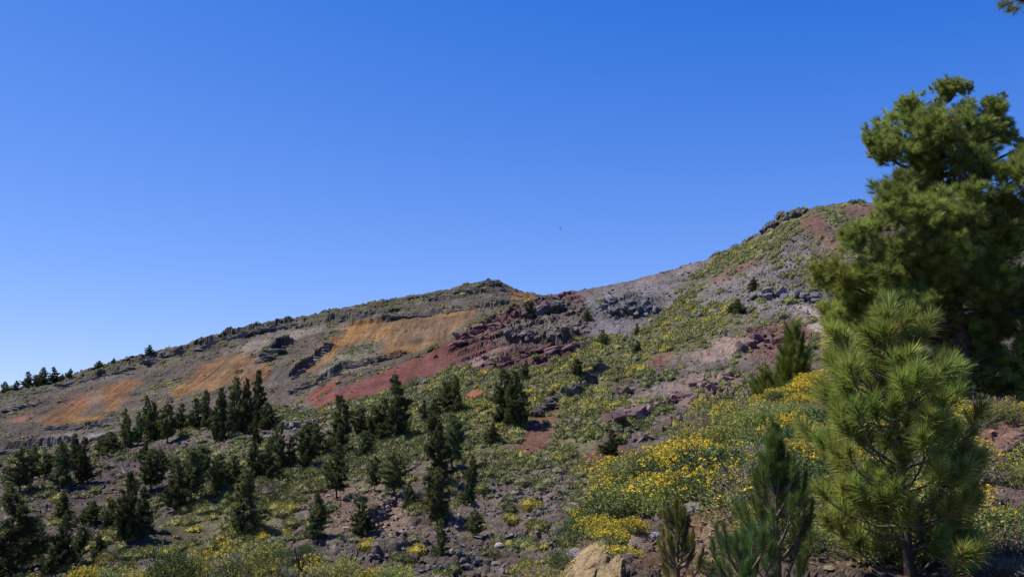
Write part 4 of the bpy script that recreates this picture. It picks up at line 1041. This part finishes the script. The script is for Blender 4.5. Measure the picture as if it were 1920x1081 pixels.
for li, (px, py, rp) in enumerate(lobes):
    off = rb.uniform(-1.7, 1.3) if py > 330 else rb.uniform(-0.9, 0.9)
    if rp < 35: off *= 0.5
    c = at(px, py, BIGY + off) - P; R = rp * BIGY / F * 1.02
    zz = max(0.3, min(ztop * 0.97, c.z - math.hypot(c.x, c.y) * rb.uniform(0.25, 0.5)))
    t = zz / ztop * 9; i = min(8, int(t)); a = tpath[i].lerp(tpath[i + 1], t - i)
    kit = Kit(); mid = a.lerp(c, 0.55) + Vector((0, 0, -0.12))
    kit.tube([a, mid, c], [0.07, 0.045, 0.02], 5)
    br = obj('branch', kit.mesh('branch', M_BARK, True), big)
    for q in range(3 if rp > 34 else 2):                        # two or three overlapping clumps at each limb end
        d = Vector((rb.gauss(0, 1), rb.gauss(0, 1), rb.gauss(0, 0.8))).normalized() * R * (0.0 if q == 0 else 0.62)
        sc_ = R * (0.9 if q == 0 else 0.62) / 0.62
        cl = bpy.data.objects.new('needle_clump', rb.choice(CLUMPS)); cl.location = c + d
        cl.rotation_euler = (rb.gauss(0, 0.15), rb.gauss(0, 0.15), rb.random() * 6.28); cl.scale = (sc_, sc_, sc_ * 0.92)
        g = rb.uniform(0.85, 1.2)
        tn = (1.22, 1.2, 0.9) if px > 1610 or py < 400 else (1.35, 1.2, 0.75)
        cl.color = (tn[0] * g, tn[1] * g, tn[2] * g, 1); link(cl, br)

# a pine standing just outside the frame: only one bough end reaches into the corner
P = Vector((at(2230, 600, 8.5).x, 8.5, -1.9))
corner = empty('pine_tree', P)
tag(corner, 'dark pine bough reaching into the upper right corner', 'pine', 'tall pines at the right edge')
tipz = at(1905, 5, 8.2)
kit = Kit(); kit.tube([Vector((0, 0, 0)), Vector((0.05, 0, 3)), Vector((0, 0.1, 7.5))], [0.2, 0.17, 0.08], 8)
obj('trunk', kit.mesh('trunk', M_BARK, True), corner)
kit = Kit(); e0 = Vector((0.03, 0, 4.6)); e1 = tipz - P
kit.tube([e0, e0.lerp(e1, 0.5) + Vector((0, 0, 0.15)), e1 + Vector((0.15, 0, 0.1))], [0.06, 0.04, 0.015], 6)
bough = obj('branch', kit.mesh('branch', M_BARK, True), corner)
for (px, py) in [(1902, 4), (1915, 14), (1925, 5), (1940, 20), (1925, -20), (1895, -12), (1950, -10), (1970, 10), (1960, -40), (1990, -20)]:
    o = bpy.data.objects.new('needle_tuft', rb.choice(TUFTS)); p = at(px, py, 8.2 + rb.uniform(-0.2, 0.2)) - P
    o.location = p; o.rotation_mode = 'QUATERNION'; o.rotation_quaternion = frame_from_z(Vector((-0.7 + rb.gauss(0, 0.4), rb.gauss(0, 0.4), rb.gauss(-0.1, 0.4))))
    o.scale = (0.42,) * 3; o.color = (0.75, 0.7, 0.7, 1); link(o, bough)

# ------------------------------------------------------------------ shrubs of the near bank
def shrub_parts(k, nleaf, leaf, nflow, dome=(1, 1, 0.8), c0=(0.135, 0.185, 0.042), c1=(0.28, 0.305, 0.078), dry=0.06, nstem=34):
    r = np.random.default_rng(1500 + k)
    lob = [(np.array([r.normal(0, 0.34), r.normal(0, 0.34), r.uniform(0.25, 0.5)]), r.uniform(0.32, 0.55)) for _ in range(7)]
    lob.append((np.array([0, 0, 0.35]), 0.6))
    tips = []
    n = nleaf // 9
    li = r.integers(0, len(lob), n)
    d = r.normal(size=(n, 3)); d[:, 2] += 0.35; d /= np.linalg.norm(d, axis=1, keepdims=True)
    sp = np.array([lob[i][0] for i in li]) + d * np.array([lob[i][1] for i in li])[:, None] * (0.55 + 0.5 * r.random((n, 1)))
    sp = sp[sp[:, 2] > 0.02]; n = len(sp)
    out = sp - np.array([0, 0, 0.0]); out /= np.linalg.norm(out, axis=1, keepdims=True)
    sprig = out * 0.6 + np.array([0, 0, 0.45]) + r.normal(0, 0.35, (n, 3)); sprig /= np.linalg.norm(sprig, axis=1, keepdims=True)
    m = 9
    t = np.tile(np.linspace(0, 1, m), n)[:, None]
    base = np.repeat(sp, m, 0) + np.repeat(sprig, m, 0) * t * 0.11
    dl = np.repeat(sprig, m, 0) * 0.7 + r.normal(0, 0.6, (n * m, 3)); dl /= np.linalg.norm(dl, axis=1, keepdims=True)
    V, Fc = blades(base, dl, leaf * r.uniform(0.7, 1.4, n * m), np.full(n * m, leaf * 0.75), 0, 1)
    mx = np.repeat(r.random((n, 1)), m, 0); C = np.array(c0) * (1 - mx) + np.array(c1) * mx
    dr = np.repeat(r.random(n) < dry, m); C[dr] = (0.22, 0.185, 0.12)
    C = np.repeat(C * r.uniform(0.8, 1.2, (n * m, 1)), 3, 0)
    fol = mesh_from('foliage', V * np.array(dome), Fc, M_SHRUB, C)
    kit = Kit(); rr = random.Random(k)
    for q in range(nstem):
        e = sp[rr.randrange(n)] * 0.97
        a = np.array([rr.gauss(0, 0.08), rr.gauss(0, 0.08), -0.05]); mid = a * 0.5 + e * 0.5 + np.array([0, 0, -0.05]) + np.array([rr.gauss(0, 0.04) for _ in range(3)])
        kit.tube([Vector(a * np.array(dome)), Vector(mid * np.array(dome)), Vector(e * np.array(dome))], [0.013, 0.008, 0.003], 3)
    stems = kit.mesh('stems', M_TWIG)
    flo = None
    if nflow:
        top = sp[(sp[:, 2] > 0.3)]; od = np.argsort(-(top[:, 2] + 0.6 * np.linalg.norm(top[:, :2], axis=1) + r.normal(0, 0.16, len(top))))
        pk = top[od[:nflow]]
        q = 9
        cc = np.repeat(pk + np.array([0, 0, 0.07]) + (pk / np.linalg.norm(pk, axis=1, keepdims=True)) * 0.04, q, 0) + r.normal(0, 0.016, (len(pk) * q, 3))
        dd = r.normal(size=cc.shape); dd /= np.linalg.norm(dd, axis=1, keepdims=True)
        fsz = np.repeat(0.0315 * r.uniform(0.55, 1.35, len(pk)), q)
        V, Fc = blades(cc, dd, fsz, fsz, 0, 1)
        yc = np.array([(0.84, 0.62, 0.02)]) * np.repeat(r.uniform(0.6, 1.1, (len(pk), 1)), q, 0) * np.repeat(np.stack([np.ones(len(pk)), r.uniform(0.8, 1.08, len(pk)), np.ones(len(pk))], 1), q, 0)
        flo = mesh_from('flowers', V * np.array(dome), Fc, M_FLOWER, np.repeat(yc, 3, 0))
    return fol, stems, flo
KINDS = {
    'bloom': [shrub_parts(k, 7600, 0.04, 230) for k in range(3)],
    'some': [shrub_parts(10 + k, 7600, 0.04, 36, c0=(0.15, 0.185, 0.048), c1=(0.29, 0.31, 0.09)) for k in range(3)],
    'green': [shrub_parts(20 + k, 7600, 0.042, 6, c0=(0.05, 0.08, 0.025), c1=(0.10, 0.135, 0.045), dry=0.04) for k in range(2)],
    'grey': [shrub_parts(30 + k, 3800, 0.03, 0, c0=(0.17, 0.155, 0.11), c1=(0.26, 0.235, 0.18), dry=0.5, nstem=120) for k in range(3)],
    'bare': [shrub_parts(40 + k, 420, 0.024, 0, c0=(0.18, 0.15, 0.11), c1=(0.26, 0.23, 0.18), dry=0.8, nstem=210) for k in range(2)],
}
KL = {'bloom': ('shrub thick with yellow flowers', 'yellow flowering shrubs'), 'some': ('grey green shrub with scattered yellow flowers', 'sparsely flowering shrubs'),
      'green': ('dark green leafy shrub', 'dark green shrubs'), 'grey': ('dry grey shrub with few leaves', 'dry grey shrubs'), 'bare': ('bare tangle of dead grey twigs', 'dead twiggy shrubs')}
def put_shrub(kind, loc, s, rz, sz=1.0, label=None, tint=None, r=random):
    fol, stems, flo = r.choice(KINDS[kind])
    root = empty('flowering_shrub' if kind in ('bloom', 'some') else ('dry_shrub' if kind in ('grey', 'bare') else 'leafy_shrub'), loc, rz, (s, s, s * sz))
    qx, qy = pixel_of(loc)
    where = ('on the crest left of the conical pine' if qx < 1440 else 'on the crest near the conical pine' if qx < 1640 else 'under the large pine') if qy < 800 else \
            ('on the lower left flank of the bank' if qx < 1150 else 'above the sandy outcrop' if qx < 1260 else 'above the bare earth' if qx < 1420 else 'behind the dark sapling' if qx < 1560 else 'behind the bushy young pine' if qx < 1830 else 'on the eroded bank at the right') if qy < 980 else \
            ('beside the sandy outcrop' if qx < 1240 else 'at the foot of the bare earth' if qx < 1400 else 'around the dark sapling' if qx < 1580 else 'at the foot of the bushy young pine' if qx < 1780 else 'in the lower right corner')
    sizew = 'large' if s > 0.85 else 'small' if s < 0.66 else 'mid-sized'
    tag(root, label or f'{sizew} {KL[kind][0]} {where}', 'shrub', KL[kind][1] + ' on the near bank')
    f = obj('foliage', fol, root); obj('stems', stems, root)
    g = r.uniform(0.85, 1.15); f.color = (g * r.uniform(0.9, 1.15), g, g * r.uniform(0.85, 1.1), 1) if tint is None else (*tint, 1)
    if flo: tag(obj('flowers', flo, root), kind='stuff')
    return root
def in_poly(px, py, poly):
    c = False
    for i in range(len(poly)):
        (x1, y1), (x2, y2) = poly[i], poly[(i + 1) % len(poly)]
        if (y1 > py) != (y2 > py) and px < (x2 - x1) * (py - y1) / (y2 - y1) + x1: c = not c
    return c
BLOOM = [[(1040, 1100), (1070, 960), (1180, 860), (1320, 850), (1330, 930), (1240, 990), (1160, 1060)], [(1400, 770), (1500, 690), (1640, 660), (1640, 720), (1500, 760)], [(1440, 800), (1580, 780), (1590, 840), (1430, 850)]]
GREYZ = [[(1420, 790), (1500, 745), (1600, 740), (1620, 790), (1500, 810)], [(1250, 850), (1340, 810), (1350, 850), (1270, 880)], [(1800, 860), (1930, 840), (1930, 1000), (1800, 1010)]]
rs = random.Random(21)
spots = []
idx = scatter_points(bank, (bp_['veg'] > 0.5) * bp_['veg'] * (bank.V[:, 1] < 36) * (bank.V[:, 0] > 0.2), 6000)
for i in idx:
    p = bank.V[i]
    px, py = pixel_of(p)
    if not (1010 < px < 2050) or py > 1180 or p[1] < 8.2: continue
    if (1150 < px < 1425 and py > 955 + (abs(px - 1290) > 110) * 40) or (1040 < px < 1180 and py > 1015): continue
    if 1430 < px < 1890 and p[1] < 11.4: continue
    mind = 0.56
    if any((p[0] - q[0]) ** 2 + (p[1] - q[1]) ** 2 < mind * mind for q, _, _ in spots): continue
    spots.append((p, px, py))
for p, px, py in spots:
    u = rs.random()
    if any(in_poly(px, py - 15, z) for z in BLOOM): kind = 'bloom' if u < 0.5 else ('some' if u < 0.8 else 'green')
    elif any(in_poly(px, py - 15, z) for z in GREYZ): kind = 'grey' if u < 0.4 else ('bare' if u < 0.55 else 'some')
    elif px > 1780: kind = 'some' if u < 0.35 else ('grey' if u < 0.6 else ('bare' if u < 0.85 else 'green'))
    else: kind = 'some' if u < 0.55 else ('bloom' if u < 0.64 else ('grey' if u < 0.78 else 'green'))
    s = rs.uniform(0.58, 1.0) * (0.75 if kind == 'bare' else 1)
    if px > 1780 and py > 900: kind = rs.choice(('grey', 'bare', 'bare', 'some')) if py < 1040 else rs.choice(('grey', 'bare')); s *= 0.7
    if py < 790: s *= 0.78
    if py > 1000 and px < 1500: s *= 0.7
    if px > 1500 and py > 960 and kind == 'bloom': kind = 'grey'
    put_shrub(kind, Vector(p) - Vector((0, 0, 0.06)), s, rs.random() * 6.28, rs.uniform(0.85, 1.15), r=rs)
# shrubs along the bottom edge, left
for px, top, w, kind, lab in [(40, 1075, 60, 'green', 'dark shrub top at the lower left corner of the frame'), (150, 1066, 80, 'bloom', 'yellow flowering shrub at the bottom edge below corner pines'), (205, 1064, 80, 'some', 'second yellow flowering shrub at the bottom edge left of the dark bush'),
                              (262, 1064, 60, 'some', 'sparsely flowering shrub against the dark bush'), (325, 1032, 90, 'green', 'dense dark green bush at the bottom edge'), (372, 1045, 70, 'some', 'flowering shrub touching the dense dark bush'), (420, 1036, 90, 'grey', 'pale dry shrub left of the bleached stick'),
                              (440, 1048, 60, 'green', 'green shrub under the flowering one at the bottom edge'), (495, 1016, 100, 'some', 'tall green shrub with yellow flowers at its top, bottom edge'), (520, 1050, 70, 'grey', 'dry twiggy shrub beside the small dark tree'), (600, 1058, 90, 'grey', 'dry pale shrub right of the small dark tree'),
                              (645, 1042, 90, 'some', 'round olive shrub at the bottom edge'), (690, 1066, 60, 'bloom', 'small flowering shrub right of the round olive shrub'), (735, 1060, 80, 'some', 'last flowering shrub along the bottom edge'), (460, 1070, 80, 'bare', 'tangle of dead twigs at the bottom edge'), (560, 1075, 80, 'bare', 'dead twigs under the small dark tree'),
                              (110, 1078, 60, 'some', 'low flowering shrub near the lower left corner'), (285, 1076, 70, 'bloom', 'low yellow shrub below the dense dark bush'), (780, 1078, 60, 'grey', 'dry shrub at the end of the bottom edge row')]:
    Y = float(np.interp(px, [c[0] for c in bank_crest], [c[2] for c in bank_crest])) - 0.6
    x = ae(px, 1080)[0] * Y
    loc = drop(B_BANK, x, Y)[0]
    zt = at(px, top, Y).z
    hgt = max(0.5, zt - loc.z); s = w * 0.75 * Y / F
    put_shrub(kind, loc - Vector((0, 0, 0.05)), s, rs.random() * 6.28, hgt / (s * 0.72), lab, r=rs)
for px, py, kind, s, lab in [(1165, 1050, 'bloom', 0.36, 'small shrub thick with yellow flowers hanging between the sandy rock and the bare earth'), (1150, 1020, 'bloom', 0.4, 'yellow flowering shrub on top of the sandy rock'), (1185, 1000, 'bloom', 0.4, 'yellow flowering shrub above the brown knobbly rocks'),
                             (1340, 1075, 'some', 0.32, 'low shrub with few flowers at the foot of the bare earth'), (1395, 1040, 'some', 0.3, 'low shrub with few flowers beside the dark sapling'), (1060, 1060, 'green', 0.4, 'dark green shrub left of the sandy rock')]:
    put_shrub(kind, bank_at(px, py) - Vector((0, 0, 0.05)), s, px * 1.7, 0.9, lab, r=rs)
# the small dark tree at the bottom edge: bare leaning stems under a flat dark crown
Y = 31.0; loc = drop(B_BANK, ae(557, 1080)[0] * Y, Y)[0]
tr = empty('small_tree', loc); tag(tr, 'small dark tree with bare forked stems at the bottom edge', 'tree')
ht = at(557, 1005, Y).z - loc.z; kit = Kit()
for q in range(5):
    e = Vector((rs.gauss(0, 0.3), rs.gauss(0, 0.3), ht * rs.uniform(0.55, 0.8)))
    kit.tube([Vector((rs.gauss(0, 0.05), 0, -0.1)), e * 0.5 + Vector((0.08, 0, 0)), e], [0.05, 0.035, 0.015], 5)
obj('trunk', kit.mesh('trunk', M_BARK, True), tr)
for q, (dx, dz, s) in enumerate([(-0.35, 0.62, 0.5), (0.2, 0.72, 0.5), (0.5, 0.5, 0.42), (-0.1, 0.45, 0.45)]):
    o = obj('crown', KINDS['green'][q % 2][0], tr); o.location = (dx, rs.gauss(0, 0.15), ht * dz - 0.12); o.scale = (s, s, s * 0.75); o.color = (0.8, 0.95, 0.8, 1)
# the overhanging shrub over the eroded bank on the right
for px, py, Y, s, lab in [(1845, 790, 22.5, 0.7, 'flowering shrub overhanging the eroded bank beside the bushy pine'), (1885, 785, 22.5, 0.75, 'flowering shrub at the right edge above the eroded bank')]:
    p = at(px, py, Y); g_ = drop(B_BANK, p.x, p.y)[0]; put_shrub('some', g_ - Vector((0, 0, 0.05)), s, 1.3 * px, 1.0, lab, r=rs)

# ------------------------------------------------------------------ dead wood, near stones, bird
def dead_wood(label, loc, L, rz, tilt, seed, group='bleached dead branches'):
    r = random.Random(seed); root = empty('dead_branch', loc, rz); tag(root, label, 'dead branch', group)
    d = Vector((math.cos(tilt), 0, math.sin(tilt))); kit = Kit()
    main = [Vector((0, 0, -0.02 * L))] + [d * L * t + Vector((0, r.gauss(0, 0.05) * L, r.gauss(0, 0.05) * L)) for t in (0.3, 0.6, 1.0)]
    kit.tube(main, [0.03 * L, 0.024 * L, 0.018 * L, 0.006 * L], 6)
    obj('stem', kit.mesh('stem', M_DEAD, True), root)
    for q in range(4):
        a = main[1 + q % 3]; e = a + Vector((r.uniform(0.1, 0.4), r.gauss(0, 0.25), r.uniform(0.05, 0.35))) * L; k2 = Kit()
        k2.tube([a, (a + e) / 2 + Vector((0, 0, 0.04 * L)), e], [0.014 * L, 0.01 * L, 0.004 * L], 5)
        obj('twig', k2.mesh('twig', M_DEAD, True), root)
for lab, bvh, px, py, L, rz, tl in [
    ('bleached fallen dead tree on the scree left of the gully pines', B_HILL, 232, 890, 2.8, 1.9, 0.35), ('bleached dead branch above the sandy rock', B_BANK, 1092, 1018, 0.42, 0.4, 0.5), ('grey dead branch among flowering shrubs', B_BANK, 1130, 975, 0.6, 1.2, 0.8),
    ('pale dead stick on the slope near the pale boulder', B_HILL, 985, 1022, 1.6, 2.2, 0.2), ('pale dead stick on the red slabs', B_HILL, 1368, 678, 2.2, 1.8, 1.0), ('white dead branch beside the red slabs', B_HILL, 1348, 690, 2.4, 0.3, 0.3),
    ('bleached upright stick at the bottom edge', B_BANK, 472, 1098, 1.3, 0.6, 1.25), ('pale dead log in the gully', B_HILL, 213, 1006, 2.0, 0.2, 0.15), ('pale dead branch in the twigs behind the bushy pine', B_BANK, 1870, 880, 0.8, 2.6, 0.3),
    ('grey dead root on the eroded bank at the right edge', B_BANK, 1895, 860, 1.0, 0.2, 0.1)]:
    loc = hit(bvh, px, py)[0]
    if loc is not None: dead_wood(lab, loc, L, rz, tl, px)

def near_rock(label, loc, size, colour, seed, rot=(0, 0, 0), amp=0.16, strata=0.0, name='boulder'):
    bm = bmesh.new(); bmesh.ops.create_icosphere(bm, subdivisions=5, radius=1.0)
    V = np.array([v.co[:] for v in bm.verts]); Fc = np.array([[v.index for v in f.verts] for f in bm.faces]); bm.free()
    f1, f2, cid = worley(V * 1.6 + seed)
    dsp = 1 + amp * (fbm(V * 1.3 + seed, 4) * 1.2 + (cid - 0.5) * 0.7 - np.exp(-(f2 - f1) * 9) * 0.35) + 0.035 * fbm(V * 7 + seed, 3)
    if strata: dsp = dsp + strata * np.sin(V[:, 2] * 9 + 2 * fbm(V * 2 + seed, 3)) * 0.5
    me = mesh_from(name, V * dsp[:, None], Fc, M_ROCK, None, False)
    o = obj(name, me); o.location = loc; o.scale = size; o.rotation_euler = rot; o.color = (*colour, 1)
    return tag(o, label, 'rock', 'rocks on the near bank')
def sandy_face(label, loc, size, seed, lean, rot):
    """an eroded wedge of yellow earth-rock: one long slanting face, pointed top, runnels down the fall line"""
    bm = bmesh.new(); bmesh.ops.create_icosphere(bm, subdivisions=6, radius=1.0)
    V = np.array([v.co[:] for v in bm.verts]); Fc = np.array([[v.index for v in f.verts] for f in bm.faces]); bm.free()
    V = np.sign(V) * np.abs(V) ** 0.8
    z = V[:, 2].copy()
    V[:, 0] = V[:, 0] * (0.72 - 0.5 * z) + lean * z; V[:, 1] *= 0.85 - 0.35 * z
    run = fbm(V * np.array([5.0, 5.0, 0.9]) + seed, 4); ch = np.exp(-np.abs(fbm(V * np.array([2.2, 2.2, 0.5]) + seed + 4, 2)) * 14)
    d = 1 + 0.13 * run - 0.14 * ch + 0.10 * fbm(V * 1.4 + seed, 3) + 0.02 * fbm(V * 22, 2)
    tone = (1 + 0.35 * run - 0.25 * ch + 0.15 * fbm(V * 3 + 9, 3))[:, None]
    stain = sstep(0.1, 0.5, fbm(V * np.array([3, 3, 0.8]) + seed + 20, 3))[:, None]
    C = (np.array([(0.36, 0.262, 0.135)]) * (1 - 0.6 * stain) + np.array([(0.16, 0.11, 0.07)]) * 0.6 * stain) * tone
    o = obj('sandy_outcrop', mesh_from('sandy_outcrop', V * d[:, None], Fc, M_SAND, np.clip(C, 0.03, 0.6))); o.location = loc; o.scale = size; o.rotation_euler = rot
    return tag(o, label, 'rock', 'rocks on the near bank')
M_SAND = rock_mat('sandy_rock', True, 4.0)
sandy_face('sloping face of sandy yellow rock cut by the bottom edge', bank_at(1100, 1095) + Vector((0.02, 0.1, 0.0)), (0.36, 0.5, 0.46), 3.0, 0.62, (0.25, 0, 0.15))
sandy_face('narrow sandy yellow rib right of the sloping sandy face', bank_at(1146, 1100) + Vector((0, 0.1, -0.03)), (0.22, 0.4, 0.36), 11.0, 0.5, (0.25, 0, 0.1))
for lab, px, py, s, c in [('grey rounded boulder on the shoulder of the sandy outcrop', 1080, 1042, 0.16, (0.27, 0.245, 0.22)), ('pale grey stone on the bare earth', 1228, 1006, 0.10, (0.42, 0.40, 0.40)), ('brown knobbly rock left of the pale stone', 1196, 1022, 0.15, (0.19, 0.15, 0.12)), ('brown rock under the flowering shrubs', 1212, 1032, 0.13, (0.2, 0.155, 0.12)),
                          ('dark brown rock at the foot of the bare earth', 1182, 1050, 0.14, (0.17, 0.13, 0.105)), ('brown rock cut by the bottom edge', 1176, 1076, 0.12, (0.17, 0.13, 0.105)), ('grey rock at the top of the bare earth', 1300, 962, 0.22, (0.21, 0.185, 0.17)), ('red brown clod on the eroded bank', 1880, 850, 0.25, (0.2, 0.12, 0.09)), ('reddish rock in the eroded bank at the right edge', 1905, 832, 0.3, (0.21, 0.125, 0.095))]:
    p = bank_at(px, py)
    near_rock(lab, p, (s, s * 0.9, s * 0.8), c, px * 0.37, (0.2, 0.1, px))
loc = hit(B_HILL, 936, 1022)[0]
o = near_rock('pale boulder lying on the lower slope', loc, (0.5, 0.45, 0.32), (0.36, 0.33, 0.3), 4.4); o['group'] = 'pale boulders on the slope'

bm = bmesh.new()
prof = [(-0.22, 0.004), (-0.14, 0.03), (0, 0.05), (0.12, 0.04), (0.17, 0.025), (0.22, 0.004)]
rings = [[bm.verts.new((math.cos(t) * r_, x, math.sin(t) * r_)) for t in [k * math.pi / 4 for k in range(8)]] for x, r_ in prof]
for a, b in zip(rings, rings[1:]):
    for k in range(8): bm.faces.new((a[k], a[(k + 1) % 8], b[(k + 1) % 8], b[k]))
for sgn in (-1, 1):
    w = [[(0.02, 0.08), (0.02, -0.06)], [(0.22, 0.12), (0.22, -0.04)], [(0.48, -0.02), (0.46, -0.06)]]
    zz = [0.01, 0.09, 0.05]
    vt = [[bm.verts.new((sgn * x, y, z + dz)) for x, y in row for dz in (0.008, -0.008)] for row, z in zip(w, zz)]
    for a, b in zip(vt, vt[1:]):
        bm.faces.new((a[0], a[2], b[2], b[0])); bm.faces.new((a[1], b[1], b[3], a[3])); bm.faces.new((a[0], b[0], b[1], a[1])); bm.faces.new((a[2], a[3], b[3], b[2]))
bmesh.ops.recalc_face_normals(bm, faces=bm.faces)
me = bpy.data.meshes.new('bird'); bm.to_mesh(me); bm.free(); me.materials.append(M_BIRD)
bird = obj('bird', me); bird.location = at(1050.5, 428, 150); bird.rotation_euler = (0.2, 0.95, 0.7); bird.scale = (0.75,) * 3
tag(bird, 'tiny dark bird gliding in the blue sky above the saddle', 'bird')
